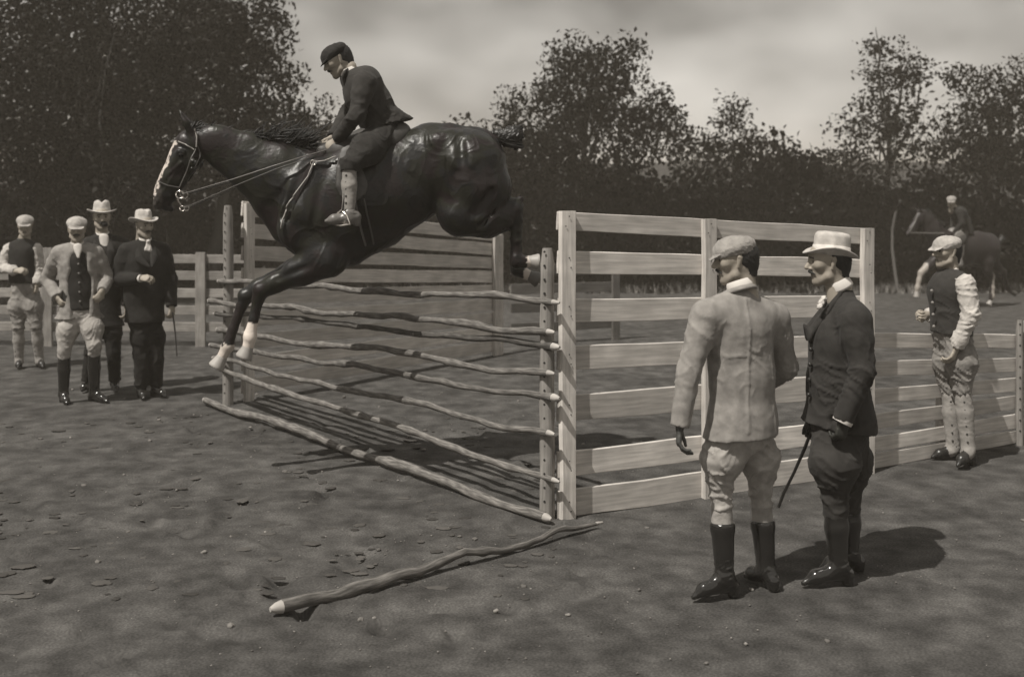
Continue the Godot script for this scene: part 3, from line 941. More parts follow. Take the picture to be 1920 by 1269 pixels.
		strap("girth", lay(over, [Vector2(-0.122, 1.974), Vector2(-0.103, 1.868), Vector2(-0.077, 1.747), Vector2(-0.047, 1.634)], 0.02, 0.004, w), mat(0.13, 0.7, {"tex": "mottle"}), o, 0.35)
		strap("girth", lay(over, [Vector2(-0.062, 1.974), Vector2(-0.04, 1.868), Vector2(-0.013, 1.747), Vector2(0.005, 1.649)], 0.018, 0.004, w), mat(0.1, 0.7, {"tex": "mottle"}), o, 0.35)
	var sd := Field.new(0.012)
	sd.chain([Vector4(-0.36, 2.312, 0, 0.05), Vector4(-0.226, 2.309, 0, 0.1), Vector4(-0.04, 2.34, 0, 0.13), Vector4(0.141, 2.405, 0, 0.12), Vector4(0.205, 2.451, 0, 0.05)], 0.05, Vector3(0, 0, 1), 0.8)
	for w in [1.0, -1.0]:
		var z: float = lay(over, [Vector2(-0.152, 2.132), Vector2(-0.148, 2.128)], 0, 0.0)[0].z * w
		sd.cap(Vector3(Vector2(-0.144, 2.253).x, Vector2(-0.144, 2.253).y, z * 0.76), Vector3(Vector2(-0.137, 2.057).x, Vector2(-0.137, 2.057).y, z * 1.04), 0.1, 0.105, 0.03, Vector3(0, 0.25, w), 6.0)
		sd.cap(Vector3(Vector2(-0.222, 2.177).x, Vector2(-0.222, 2.177).y, z * 0.98), Vector3(Vector2(-0.222, 2.064).x, Vector2(-0.222, 2.064).y, z * 1.06), 0.03, 0.032, 0.02, Vector3(0, 0.2, w), 2.2)
	sd.run()
	put("saddle", sd.mesh(), mat(0.075, 0.55, {"tex": "mottle", "scale": Vector3(3, 3, 3)}), o)
	strap("stirrup_leather", [Vector4(-0.179, 2.143, 0.385, 0.011), Vector4(-0.192, 1.982, 0.43, 0.011), Vector4(-0.205, 1.89, 0.44, 0.011)], hide, o, 0.4)
	strap("stirrup_iron", [Vector4(-0.271, 1.804, 0.4, 0.007), Vector4(-0.249, 1.861, 0.41, 0.007), Vector4(-0.206, 1.897, 0.43, 0.008), Vector4(-0.169, 1.862, 0.47, 0.007), Vector4(-0.147, 1.806, 0.48, 0.007), Vector4(-0.205, 1.794, 0.45, 0.009), Vector4(-0.271, 1.804, 0.4, 0.009)], steel, o)


# ---------------------------------------------------------------- people
var HEAD: Field
var HAIR: Field
var LIP: Field
var hands := {}
const SKIN := 0.3

func make_stock() -> void:
	var f := Field.new(0.0042)
	var xx := Vector3(1, 0, 0)
	f.ball(Vector3(0, 0.034, -0.022), 0.097, 0.03, xx, 1.26).ball(Vector3(0, 0.04, 0.028), 0.078, 0.03, xx, 1.12)
	f.cap(Vector3(0, 0.01, 0.04), Vector3(0, -0.07, 0.048), 0.058, 0.042, 0.03)
	for w in [1.0, -1.0]:
		f.cap(Vector3(0.05 * w, -0.03, -0.005), Vector3(0.05 * w, -0.066, 0.012), 0.02, 0.018, 0.02)
		f.cap(Vector3(0.05 * w, -0.066, 0.012), Vector3(0.018 * w, -0.098, 0.058), 0.017, 0.018, 0.02)
		f.ball(Vector3(0.045 * w, -0.008, 0.062), 0.02, 0.022)
		f.cap(Vector3(0.012 * w, 0.034, 0.09), Vector3(0.046 * w, 0.034, 0.074), 0.011, 0.010, 0.012)
		f.dig(Vector3(0.031 * w, 0.014, 0.103), Vector3(0.036 * w, 0.014, 0.1), 0.015, 0.013, 0.012)
		f.ball(Vector3(0.032 * w, 0.013, 0.076), 0.0135, 0.004)
		f.ball(Vector3(0.0125 * w, -0.026, 0.1), 0.009, 0.008)
		f.cap(Vector3(0.079 * w, 0.024, -0.014), Vector3(0.076 * w, -0.022, -0.004), 0.016, 0.010, 0.008, Vector3(1, 0, -0.5 * w), 1.9)
		f.dig(Vector3(0.093 * w, 0.018, -0.008), Vector3(0.09 * w, -0.004, -0.004), 0.008, 0.005, 0.004)
	f.cap(Vector3(0, 0.026, 0.091), Vector3(0, -0.02, 0.119), 0.0105, 0.0135, 0.01)
	f.ball(Vector3(0, -0.1, 0.07), 0.021, 0.018)
	f.cap(Vector3(-0.018, -0.0545, 0.088), Vector3(0.018, -0.0545, 0.088), 0.008, 0.008, 0.008)
	f.cap(Vector3(-0.014, -0.067, 0.086), Vector3(0.014, -0.067, 0.086), 0.009, 0.009, 0.008)
	f.dig(Vector3(-0.02, -0.061, 0.1), Vector3(0.02, -0.061, 0.1), 0.003, 0.003, 0.003)
	f.cap(Vector3(0, -0.05, -0.03), Vector3(0, -0.2, -0.045), 0.057, 0.06, 0.03)
	f.run()
	f.tint(func(p: Vector3, _n: Vector3) -> Color:
		var g := SKIN
		var ax := absf(p.x)
		if Vector2(ax - 0.032, p.y - 0.013).length() < 0.008 and p.z > 0.07: g = 0.02
		elif absf(p.y - 0.036 + (ax - 0.03) * 0.2) < 0.006 and ax > 0.01 and ax < 0.05 and p.z > 0.06: g = 0.05
		elif absf(p.y + 0.061) < 0.011 and ax < 0.022 and p.z > 0.08: g = 0.13
		elif p.y < -0.03 and p.z < 0.1 and p.y > -0.12: g *= 0.86
		return Color(g * 1.12, g, g * 0.84))
	HEAD = f
	HAIR = Field.new(0.006)
	HAIR.ball(Vector3(0, 0.034, -0.022), 0.1005, 0.02, xx, 1.24).cap(Vector3(0, -0.02, -0.052), Vector3(0, -0.06, -0.05), 0.064, 0.057, 0.02, xx, 1.1)
	HAIR.cut(Vector3(0, 0.03, 0.03), Vector3(0, -0.25, 1)).cut(Vector3(0, -0.07, -0.05), Vector3(0, -1, 0.35))
	for w in [1.0, -1.0]: HAIR.dig(Vector3(0.085 * w, 0.0, 0.008), Vector3(0.085 * w, -0.06, 0.01), 0.026, 0.03, 0.008)
	HAIR.run().wrinkle(0.0022, Vector3(120, 30, 30), 8, [], 1.0)
	LIP = Field.new(0.0035)
	for w in [1.0, -1.0]:
		LIP.cap(Vector3(0.004 * w, -0.0405, 0.105), Vector3(0.024 * w, -0.047, 0.096), 0.0085, 0.0075, 0.004).cap(Vector3(0.024 * w, -0.047, 0.096), Vector3(0.04 * w, -0.056, 0.08), 0.0075, 0.003, 0.004)
	LIP.run().wrinkle(0.0014, Vector3(160, 30, 30), 8, [], 1.0)

# a hand hanging from the wrist: fingers towards -y, palm towards +z, thumb on +x; curl bends the fingers
func hand(curl: float) -> Field:
	if hands.has(curl): return hands[curl]
	var f := Field.new(0.0042)
	f.cap(Vector3(0, 0.03, 0), Vector3(0, -0.01, 0), 0.026, 0.027, 0.01, Vector3(0, 0, 1), 1.25)
	f.cap(Vector3(0.006, -0.03, 0), Vector3(0.0, -0.066, 0.0), 0.034, 0.036, 0.015, Vector3(0, 0, 1), 2.3)
	for i in 4:
		var x: float = [0.029, 0.0105, -0.009, -0.0275][i]
		var l: float = [0.040, 0.044, 0.041, 0.033][i]
		var p := Vector3(x, -0.082 + absf(i - 1.2) * 0.004, 0.0)
		var a: float = (0.12 + curl * 1.1) * (1.0 + 0.06 * i)
		f.cap(Vector3(x * 0.85, -0.05, 0), p, 0.011, 0.0102, 0.004)
		for k in 3:
			var q: Vector3 = p + Vector3(-0.002 * (i - 1.5), -cos(a), sin(a)) * l * [1.0, 0.68, 0.55][k]
			f.cap(p, q, 0.0098 - 0.0008 * k, 0.009 - 0.0008 * k, 0.002)
			p = q
			a += (0.15 + curl * 1.15)
	f.cap(Vector3(0.022, -0.02, 0.004), Vector3(0.046, -0.048, 0.016), 0.0155, 0.0118, 0.01)
	f.cap(Vector3(0.046, -0.048, 0.016), Vector3(lerpf(0.056, 0.03, curl), -0.076, lerpf(0.024, 0.045, curl)), 0.0112, 0.0098, 0.003)
	f.cap(Vector3(lerpf(0.056, 0.03, curl), -0.076, lerpf(0.024, 0.045, curl)), Vector3(lerpf(0.058, 0.012, curl), -0.1, lerpf(0.032, 0.052, curl)), 0.0098, 0.008, 0.002)
	f.run()
	hands[curl] = f
	return f

func look_basis(dir: Vector3, up := Vector3.UP) -> Basis:
	var z := dir.normalized()
	var x := up.cross(z).normalized()
	return Basis(x, z.cross(x).normalized(), z)

func hand_at(wrist: Vector3, along: Vector3, palm: Vector3, thumb_right: bool, curl: float, s := 1.0) -> Field:
	var y := -along.normalized()
	var x := y.cross(palm).normalized()
	var z := x.cross(y).normalized()
	var b := Basis(x * (1.0 if thumb_right else -1.0), y, z) * s
	return hand(curl).moved(Transform3D(b, wrist))

func v3(p: Vector4) -> Vector3:
	return Vector3(p.x, p.y, p.z)

# the bare figure, one continuous surface under the clothes, with head and hands
func person(label: String, at: Vector3, turn: float, p: Dictionary) -> Node3D:
	var o := thing("person", label, "person", at, turn, p.get("group", ""))
	if p.get("grounded", true):   # soles on the ground
		for l in p.legs:
			l[3].y = 0.02
			l[2].y = clampf(l[2].y, 0.09, 0.12)
	var f := Field.new(0.022)
	var q: Vector3 = p.fw
	var s: float = p.get("dep", 1.35)
	var t := 0.82
	var neck: Vector3 = p.neck
	f.cap(v3(p.pel), v3(p.waist), p.pel.w * t, p.waist.w * t, 0.03, q, s).cap(v3(p.waist), v3(p.chest), p.waist.w * t, p.chest.w * t, 0.03, q, s)
	f.cap(v3(p.chest), neck - Vector3(0, 0.03, 0), p.chest.w * 0.62, 0.05, 0.03, q, s).cap(neck - Vector3(0, 0.05, 0), neck + Vector3(0, 0.03, 0), 0.05, 0.05, 0.02)
	for a in p.arms:
		f.cap(neck - Vector3(0, 0.06, 0), a[0], 0.04, 0.045, 0.03).cap(a[0], a[1], 0.045, 0.036, 0.02).cap(a[1], a[2], 0.036, 0.026, 0.02)
	for l in p.legs:
		f.cap(l[0], l[1], 0.075, 0.048, 0.03).cap(l[1], l[2], 0.044, 0.033, 0.02).cap(l[2] + Vector3(0, -0.03, 0), l[2].lerp(l[3], 0.6), 0.026, 0.016, 0.02)
	f.run()
	f.tint(func(_p: Vector3, _n: Vector3) -> Color: return Color(SKIN * 1.12, SKIN, SKIN * 0.84))
	var hb := look_basis(p.look, p.get("up", Vector3.UP)) * float(p.get("hs", 0.95))
	var ht := Transform3D(hb, p.head)
	f.join(HEAD.moved(ht))
	for a in p.arms:
		if a.size() > 3 and not a[3].is_empty():
			var h := hand_at(a[2], a[3][0], a[3][1], a[3][2], a[3][3], a[3][4] if a[3].size() > 4 else 1.0)
			if a[3].size() > 5: h.tint(func(_p: Vector3, _n: Vector3) -> Color: return Color(a[3][5], a[3][5], a[3][5] * 0.9))
			else: h.tint(func(_p: Vector3, _n: Vector3) -> Color: return Color(SKIN * 1.12, SKIN, SKIN * 0.84))
			f.join(h)
	put("body", f.mesh(), mat(1.0, 0.55, {"vc": true, "warm": 0.0, "bump": "bumpfine", "bs": 0.02, "scale": Vector3(6, 6, 6), "spec": 0.4}), o)
	put("hair", HAIR.moved(ht).mesh(), mat(p.get("hair", 0.03), 0.6), o)
	if p.get("lip", true): put("moustache", LIP.moved(ht).mesh(), mat(p.get("hair", 0.03), 0.6), o)
	o.set_meta("hat_at", ht)
	return o

func cloth(v: float, k := 0, rough := 0.9) -> StandardMaterial3D:
	return mat(v, rough, {"tex": "mottle", "bump": ["weave", "bumpfine"][k], "bs": [0.09, 0.14][k], "scale": Vector3(2.2, 2.2, 2.2), "rim": 0.12, "spec": 0.3})

# coat, waistcoat or shirt over the trunk; hem: Vector4 centre and half width of its lower edge
func upper(o: Node3D, called: String, p: Dictionary, m: Material, c: Dictionary) -> MeshInstance3D:
	var f := Field.new(c.get("cell", 0.012))
	var q: Vector3 = p.fw
	var s: float = p.get("dep", 1.35)
	var g: float = c.get("grow", 1.0)
	var hem: Vector4 = c.hem
	f.cap(v3(p.waist), v3(p.chest), p.waist.w * g, p.chest.w * g, 0.05, q, s)
	f.cap(v3(p.pel), v3(p.waist), p.pel.w * g, p.waist.w * g, 0.05, q, s)
	f.cap(v3(p.pel), v3(hem) - Vector3(0, 0.05, 0), p.pel.w * g, hem.w * g, 0.05, q, c.get("hemdep", s))
	f.cap(v3(p.chest), p.neck - Vector3(0, 0.05, 0), p.chest.w * 0.7 * g, 0.065, 0.06, q, s)
	var mid: Vector3 = (p.arms[0][0] + p.arms[1][0]) * 0.5
	var spots: Array = c.get("spots", []).duplicate()
	for a in p.arms:
		var slv: bool = c.get("sleeves", true)
		f.cap(p.neck + Vector3(0, -0.05, 0), a[0].lerp(mid, 0.0 if slv else 0.22), 0.052, 0.058 if slv else 0.04, 0.05)
		f.cap(a[0].lerp(mid, 0.4), a[0].lerp(mid, 0.0 if slv else 0.25) - Vector3(0, 0.02, 0), 0.085, 0.07 if slv else 0.06, 0.06)
		if c.get("sleeves", true):
			var w: float = c.get("arm", 1.0)
			f.cap(a[0], a[0].lerp(a[1], 0.35), 0.068 * w, 0.07 * w, 0.035).cap(a[0].lerp(a[1], 0.35), a[1], 0.07 * w, 0.06 * w, 0.03)
			f.cap(a[1], a[2], 0.062 * w, 0.048 * w, 0.02)
			f.cut(a[2], a[2] - a[1], 0.09)
			spots.append(Vector4(a[1].x, a[1].y, a[1].z, 0.17))
			spots.append(Vector4(a[0].x, a[0].y - 0.08, a[0].z, 0.13))
	for w in c.get("extra", []): f.cap(v3(w[0]), v3(w[1]), w[0].w, w[1].w, w[2], w[3], w[4])
	f.cut(v3(hem), c.get("hemn", Vector3(0, -1, 0)), c.get("hemr", 0.5))
	for w in c.get("digs", []): f.dig(w[0], w[1], w[2], w[2], w[3] if w.size() > 3 else 0.02)
	for w in c.get("cuts", []): f.cut(w[0], w[1], w[2])
	f.run()
	f.wrinkle(c.get("fold", 0.012) * 0.75, c.get("fs", Vector3(4, 9, 4)), c.get("seed", 1), spots, c.get("base", 0.25))
	for w in c.get("seams", []):   # a sewn line pulled into the cloth between two points
		var a: Vector3 = w[0]
		var ab: Vector3 = w[1] - a
		for i in f.v.size():
			var t := clampf((f.v[i] - a).dot(ab) / ab.length_squared(), 0.0, 1.0)
			var e := f.v[i] - (a + ab * t)
			if e.length() > 0.12: continue
			e -= f.n[i] * e.dot(f.n[i])
			f.v[i] -= f.n[i] * (w[3] * exp(-e.length_squared() / (w[2] * w[2])))
	if c.has("seams"): f.normals()
	return put(called, f.mesh(), m, o)

func sleeves(o: Node3D, p: Dictionary, m: Material, w := 1.0, cell := 0.011, sd := 1) -> void:
	for a in p.arms:
		var f := Field.new(cell)
		f.cap(a[0], a[1], 0.078 * w, 0.066 * w, 0.03).cap(a[1], a[2], 0.068 * w, 0.046 * w, 0.02)
		f.ball(a[1].lerp(a[2], 0.75), 0.06 * w, 0.03)
		f.cut(a[2], a[2] - a[1], 0.1)
		f.run().wrinkle(0.011, Vector3(5, 16, 5), sd, [Vector4(a[1].x, a[1].y, a[1].z, 0.2)], 0.7)
		put("sleeve", f.mesh(), m, o)

# breeches, trousers: per leg hip > knee > down to the share e of the shin, with bag as the slack of the thigh
func lower(o: Node3D, called: String, p: Dictionary, m: Material, c: Dictionary) -> void:
	var f := Field.new(c.get("cell", 0.012))
	var top: Vector3 = v3(p.pel)
	f.cap(top, top + Vector3(0, c.get("rise", 0.1), 0), p.pel.w * 0.93, p.pel.w * 0.86, 0.03, p.fw, p.get("dep", 1.35))
	var spots := []
	for l in p.legs:
		var th: float = c.get("thigh", 0.1)
		var kn: float = c.get("knee", 0.065)
		var an: float = c.get("ankle", 0.055)
		var e: Vector3 = l[1].lerp(l[2], c.get("end", 0.3))
		var mid: Vector3 = l[0].lerp(l[1], c.get("bagat", 0.45))
		f.cap(top.lerp(l[0], 0.6), mid, th, th * c.get("bag", 1.15), 0.04)
		f.cap(mid, l[1], th * c.get("bag", 1.15), kn, 0.04)
		f.cap(l[1], e, kn, an, 0.02)
		f.cut(e, l[2] - l[1], 0.12)
		spots.append(Vector4(l[1].x, l[1].y + 0.04, l[1].z, 0.26))
		spots.append(Vector4(l[0].x, l[0].y - 0.05, l[0].z, 0.24))
		if c.has("end") and c.end > 0.8: spots.append(Vector4(l[2].x, l[2].y + 0.05, l[2].z, 0.2))
	if c.has("waist"): f.cut(c.waist, Vector3(0, 1, 0), 0.4)
	f.run().wrinkle(c.get("fold", 0.014) * 0.7, c.get("fs", Vector3(4, 9.5, 4)), c.get("seed", 3), spots, c.get("base", 0.35))
	put(called, f.mesh(), m, o)

# a boot or shoe per leg; top: share of the shin where it ends
func footwear(o: Node3D, called: String, p: Dictionary, m: Material, top := 0.15, shin := 0.058, cell := 0.009) -> void:
	for l in p.legs:
		var f := Field.new(cell)
		var knee: Vector3 = l[1]
		var ank: Vector3 = l[2]
		var toe: Vector3 = l[3]
		var dir := (toe - ank)
		dir.y = 0.0
		dir = dir.normalized()
		var down: Vector3 = (toe - (ank + dir * dir.dot(toe - ank))).normalized() if (toe - ank).length() > 0.01 else Vector3.DOWN
		var heel: Vector3 = ank + down * (absf((toe - ank).dot(down)) - 0.01) - dir * 0.05
		if top < 0.9:
			var u := knee.lerp(ank, top)
			f.cap(u, knee.lerp(ank, maxf(top, 0.45)), shin, shin * 0.98, 0.02).cap(knee.lerp(ank, maxf(top, 0.45)), ank, shin * 0.98, 0.046, 0.02)
			f.cut(u, knee - ank, 0.15)
		else:
			f.cap(ank + Vector3(0, 0.03, 0), ank, 0.045, 0.043, 0.02)
		f.cap(ank, heel + Vector3(0, 0.025, 0), 0.04, 0.032, 0.03).cap(ank - dir * 0.005, ank.lerp(toe, 0.6) + Vector3(0, 0.006, 0), 0.035, 0.029, 0.025)
		f.cap(heel + Vector3(0, 0.02, 0), ank.lerp(toe, 0.62) + Vector3(0, 0.005, 0), 0.027, 0.032, 0.02)
		f.cap(ank.lerp(toe, 0.62) + Vector3(0, 0.004, 0), toe + Vector3(0, 0.006, 0) - dir * 0.012, 0.033, 0.014, 0.02)
		f.cap(heel, heel + down * 0.012, 0.03, 0.03, 0.006)
		if p.get("grounded", true): f.cut(Vector3(0, 0.002, 0), Vector3.DOWN, 3.0)
		f.run().wrinkle(0.004, Vector3(6, 30, 6), 4, [Vector4(ank.x, ank.y + 0.02, ank.z, 0.11)], 0.06)
		put(called, f.mesh(), m, o)

func collar(o: Node3D, called: String, c: Vector3, nrm: Vector3, r: float, w: float, h: float, m: Material) -> void:
	var z := nrm.normalized()
	var x := z.cross(Vector3(0.3, 0, 1)).normalized()
	var b := put(called, lathe([Vector2(r * 0.9, -0.01), Vector2(r + w * 0.35, -0.012), Vector2(r + w * 0.4, 0.0), Vector2(r * 0.99, maxf(h, 0.012)), Vector2(r * 0.955, maxf(h, 0.012) + 0.002), Vector2(r * 0.93, 0.0)], 22), m, o)
	b.transform = Transform3D(Basis(x, z, x.cross(z)), c)

func flat_cap(o: Node3D, v: float, t: Transform3D, s := 1.0) -> void:
	var f := Field.new(0.007)
	f.ball(Vector3(0, 0.08, -0.018), 0.113, 0.02, Vector3(0, 1, 0.14), 1.85)
	f.cap(Vector3(0, 0.03, -0.022), Vector3(0, 0.04, -0.01), 0.112, 0.108, 0.03, Vector3(1, 0, 0), 1.22)
	f.ball(Vector3(0, 0.055, 0.036), 0.095, 0.03, Vector3(1, 0, 0), 1.12)
	f.cap(Vector3(-0.035, 0.052, 0.11), Vector3(0.035, 0.052, 0.11), 0.05, 0.05, 0.012, Vector3(0, 1, 0.35), 6.0)
	f.cut(Vector3(0, 0.038, 0), Vector3(0, -1, -0.02))
	f.run().wrinkle(0.004, Vector3(14, 20, 14), 3, [], 0.8)
	put("cap", f.moved(t * Transform3D(Basis(Vector3.RIGHT, 0.14).scaled(Vector3(s, s, s) * 0.9), Vector3(0, 0.0, 0.001))).mesh(), cloth(v, 1), o)

func brim_hat(o: Node3D, v: float, t: Transform3D, prof: Array, curl: float, band := -1.0, bandr := [], dent := 0.0) -> void:
	var bend := func(w: Vector3) -> Vector3:
		var r := Vector2(w.x, w.z).length()
		var e := maxf(0.0, r - 0.09)
		var q := Vector3(w.x * 0.93, w.y, w.z * 1.08)
		q.y += curl * e * (absf(w.x) / maxf(r, 0.001)) ** 2.0 - curl * 0.35 * e * (absf(w.z) / maxf(r, 0.001)) ** 2.0
		if dent > 0.0 and w.y > 0.1: q.y -= dent * maxf(0.0, 1.0 - absf(w.x) / 0.035) * clampf((w.y - 0.1) * 30.0, 0.0, 1.0)
		return q
	var at := Transform3D(Basis(Vector3.RIGHT, -0.12), Vector3(0, 0.05, -0.012))
	var m := put("hat", lathe(prof, 36, bend), cloth(v, 1), o)
	m.transform = t * at * Transform3D(Basis().scaled(Vector3(0.9, 0.95, 0.9)), Vector3.ZERO)
	if band >= 0.0:
		var b := put("hat_band", lathe(bandr, 36, bend), cloth(band, 0, 0.6), m)


func gaiters(o: Node3D, p: Dictionary, m: Material, cell := 0.009, w := 1.0) -> void:
	for l in p.legs:
		var f := Field.new(cell)
		var a: Vector3 = l[1].lerp(l[2], 0.06)
		var b: Vector3 = l[2] + (l[3] - l[2]) * 0.12
		f.cap(a, l[1].lerp(l[2], 0.4), 0.061 * w, 0.063 * w, 0.02).cap(l[1].lerp(l[2], 0.4), l[2], 0.063 * w, 0.048 * w, 0.02).cap(l[2], b + Vector3(0, -0.01, 0), 0.047 * w, 0.05 * w, 0.02)
		f.cut(a, l[1] - l[2], 0.15)
		f.run().wrinkle(0.004, Vector3(5, 18, 5), 6, [], 0.6)
		put("gaiter", f.mesh(), m, o)
		for i in 6:
			var c: Vector3 = l[1].lerp(l[2], 0.2 + i * 0.13)
			c += Vector3(-0.02, 0, 0.056 * w - 0.0015 * i)
			put("button", Field.new(0.004).ball(c, 0.008, 0.003).run().mesh(), mat(0.03, 0.5), o)

func tie_knot(o: Node3D, c: Vector3, q: Vector3, m: Material) -> void:
	var side := Vector3.UP.cross(q).normalized()
	var f := Field.new(0.006).ball(c, 0.02, 0.01).cap(c, c + Vector3(0, -0.09, 0) + side * 0.012 + q * 0.01, 0.012, 0.03, 0.01, q, 2.0).cap(c, c + Vector3(0, -0.08, 0) - side * 0.018 + q * 0.01, 0.012, 0.024, 0.01, q, 2.0)
	put("neckcloth", f.run().wrinkle(0.003, Vector3(20, 20, 20), 3, [], 1.0).mesh(), m, o)

func lapels(o: Node3D, p: Dictionary, m: Material, low: Vector3, half := 0.05) -> void:
	var q: Vector3 = p.fw.normalized()
	var side := Vector3.UP.cross(q).normalized()
	for w in [1.0, -1.0]:
		var f := Field.new(0.007)
		var a: Vector3 = p.neck + Vector3(0, -0.01, 0) + side * 0.062 * w + q * 0.02
		var b: Vector3 = v3(p.chest) + q * (p.chest.w / p.get("dep", 1.35)) + side * half * 1.5 * w + Vector3(0, 0.05, 0)
		f.cap(a, b, 0.02, 0.04, 0.01, q, 3.0).cap(b, low + side * 0.012 * w, 0.04, 0.012, 0.01, q, 3.0)
		put("lapel", f.run().mesh(), m, o)

const FEDORA := [Vector2(0.088, -0.006), Vector2(0.165, 0.0), Vector2(0.171, 0.004), Vector2(0.166, 0.009), Vector2(0.104, 0.012), Vector2(0.1, 0.02), Vector2(0.098, 0.05), Vector2(0.092, 0.1), Vector2(0.084, 0.122), Vector2(0.06, 0.134), Vector2(0.03, 0.138), Vector2(0.0, 0.138)]
const TOPPER := [Vector2(0.088, -0.006), Vector2(0.15, 0.0), Vector2(0.156, 0.004), Vector2(0.151, 0.009), Vector2(0.108, 0.012), Vector2(0.1035, 0.018), Vector2(0.1, 0.05), Vector2(0.099, 0.098), Vector2(0.095, 0.114), Vector2(0.084, 0.124), Vector2(0.05, 0.13), Vector2(0.0, 0.131)]

func make_people() -> void:
	make_stock()
	var white := mat(0.72, 0.8, {"tex": "soft", "scale": Vector3(3, 3, 3)})
	var boot := mat(0.014, 0.2, {"bump": "bumpfine", "bs": 0.03, "scale": Vector3(3, 3, 3), "coat": 0.6})
	var shoe := mat(0.02, 0.35)
	# the rider
	var p := {"pel": Vector4(0.08, 2.45, 0, 0.165), "waist": Vector4(0.009, 2.597, 0, 0.155), "chest": Vector4(-0.077, 2.743, 0, 0.175), "fw": Vector3(-0.92, 0.38, 0), "dep": 1.3, "neck": Vector3(-0.167, 2.874, 0), "head": Vector3(-0.248, 2.945, 0), "look": Vector3(-0.9, -0.42, 0.12), "hs": 0.92, "lip": true,
		"arms": [[Vector3(-0.057, 2.774, 0.18), Vector3(-0.113, 2.547, 0.25), Vector3(-0.251, 2.387, 0.09), [Vector3(-0.75, -0.6, -0.15), Vector3(0.1, -0.5, -0.8), false, 0.9]], [Vector3(-0.09, 2.811, -0.18), Vector3(-0.191, 2.585, -0.22), Vector3(-0.288, 2.405, -0.04), [Vector3(-0.75, -0.6, 0.15), Vector3(0.1, -0.5, 0.8), true, 0.9]]],
		"legs": [[Vector3(0.052, 2.405, 0.13), Vector3(-0.155, 2.201, 0.37), Vector3(-0.157, 1.847, 0.42), Vector3(-0.317, 1.819, 0.44)], [Vector3(0.049, 2.419, -0.13), Vector3(-0.185, 2.221, -0.37), Vector3(-0.191, 1.829, -0.42), Vector3(-0.373, 1.797, -0.44)]], "grounded": false, "hair": 0.015}
	var o := person("rider in dark jacket and peaked cap leaning back on the leaping horse", HORSE_AT, HORSE_TURN, p)
	upper(o, "jacket", p, cloth(0.05), {"hem": Vector4(0.103, 2.492, 0, 0.17), "hemn": Vector3(0.25, -1, 0), "hemr": 0.24, "fold": 0.015, "seed": 4, "cell": 0.0105, "extra": [[Vector4(0.08, 2.579, 0, 0.13), Vector4(0.193, 2.545, 0, 0.075), 0.05, Vector3(0.1, 1, 0), 2.2], [Vector4(0.193, 2.545, 0, 0.07), Vector4(0.257, 2.537, 0.02, 0.03), 0.03, Vector3(0.1, 1, 0), 2.0]], "spots": [Vector4(0.018, 2.597, 0.1, 0.2)]})
	lower(o, "breeches", p, cloth(0.04), {"cell": 0.0105, "thigh": 0.11, "bag": 1.05, "knee": 0.07, "ankle": 0.066, "end": 0.14, "rise": 0.02, "seed": 5})
	gaiters(o, p, cloth(0.33), 0.008, 0.82)
	footwear(o, "shoe", p, mat(0.13, 0.35), 0.95, 0.058, 0.008)
	collar(o, "collar", Vector3(-0.174, 2.859, 0), Vector3(-0.45, 0.9, 0), 0.062, 0.014, 0.03, white)
	lapels(o, p, cloth(0.05), Vector3(-0.189, 2.678, 0))
	var ht: Transform3D = o.get_meta("hat_at")
	flat_cap(o, 0.035, ht, 0.98)
	# the man in the light jacket, from behind
	p = {"pel": Vector4(0.045, 0.852, 0, 0.185), "waist": Vector4(0.045, 1.093, 0, 0.17), "chest": Vector4(0.026, 1.314, 0, 0.19), "fw": Vector3(-0.45, 0, -0.9), "dep": 1.35, "neck": Vector3(0.03, 1.527, 0.02), "head": Vector3(0.016, 1.666, 0), "look": Vector3(-1, -0.06, -0.12), "hs": 0.95, "hair": 0.02,
		"arms": [[Vector3(-0.152, 1.411, 0.1), Vector3(-0.245, 1.137, 0.14), Vector3(-0.292, 0.874, 0.16), [Vector3(-0.08, -1, 0.05), Vector3(1, 0, 0.1), true, 0.35, 0.95, 0.07]], [Vector3(0.23, 1.377, -0.1), Vector3(0.305, 1.107, -0.16), Vector3(0.259, 1, -0.36), []]],
		"legs": [[Vector3(-0.062, 0.834, 0.04), Vector3(-0.066, 0.538, 0.02), Vector3(-0.053, 0.109, 0.05), Vector3(-0.227, 0.058, 0.11)], [Vector3(0.139, 0.813, -0.06), Vector3(0.159, 0.505, -0.1), Vector3(0.184, 0.079, -0.08), Vector3(0.099, -0.026, -0.2)]]}
	o = person("moustached man in pale tweed jacket, cap and riding boots, back to view", A_AT, 0.0, p)
	upper(o, "jacket", p, cloth(0.34), {"hem": Vector4(0.034, 0.794, 0, 0.215), "hemn": Vector3(0.02, -1, 0), "fold": 0.008, "seed": 11, "cell": 0.0085, "fs": Vector3(4, 7, 4), "base": 0.22, "spots": [Vector4(0.019, 1.126, 0.12, 0.22), Vector4(-0.178, 1.332, 0.1, 0.16)], "seams": [[Vector3(0.044, 1.489, 0.1), Vector3(0.044, 0.84, 0.15), 0.007, 0.006], [Vector3(-0.081, 1.384, 0.1), Vector3(-0.107, 0.838, 0.14), 0.007, 0.004], [Vector3(0.177, 1.326, 0.05), Vector3(0.193, 0.818, 0.05), 0.007, 0.004]], "digs": [[Vector3(-0.124, 0.951, 0.16), Vector3(-0.137, 0.737, 0.13), 0.012, 0.006]]})
	collar(o, "jacket_collar", Vector3(0.03, 1.521, 0.02), Vector3(-0.25, 1, -0.3), 0.078, 0.02, 0.0, cloth(0.34))
	lower(o, "breeches", p, cloth(0.44), {"cell": 0.0085, "thigh": 0.094, "bag": 1.08, "knee": 0.06, "ankle": 0.056, "end": 0.24, "seed": 14, "bagat": 0.5, "fold": 0.016})
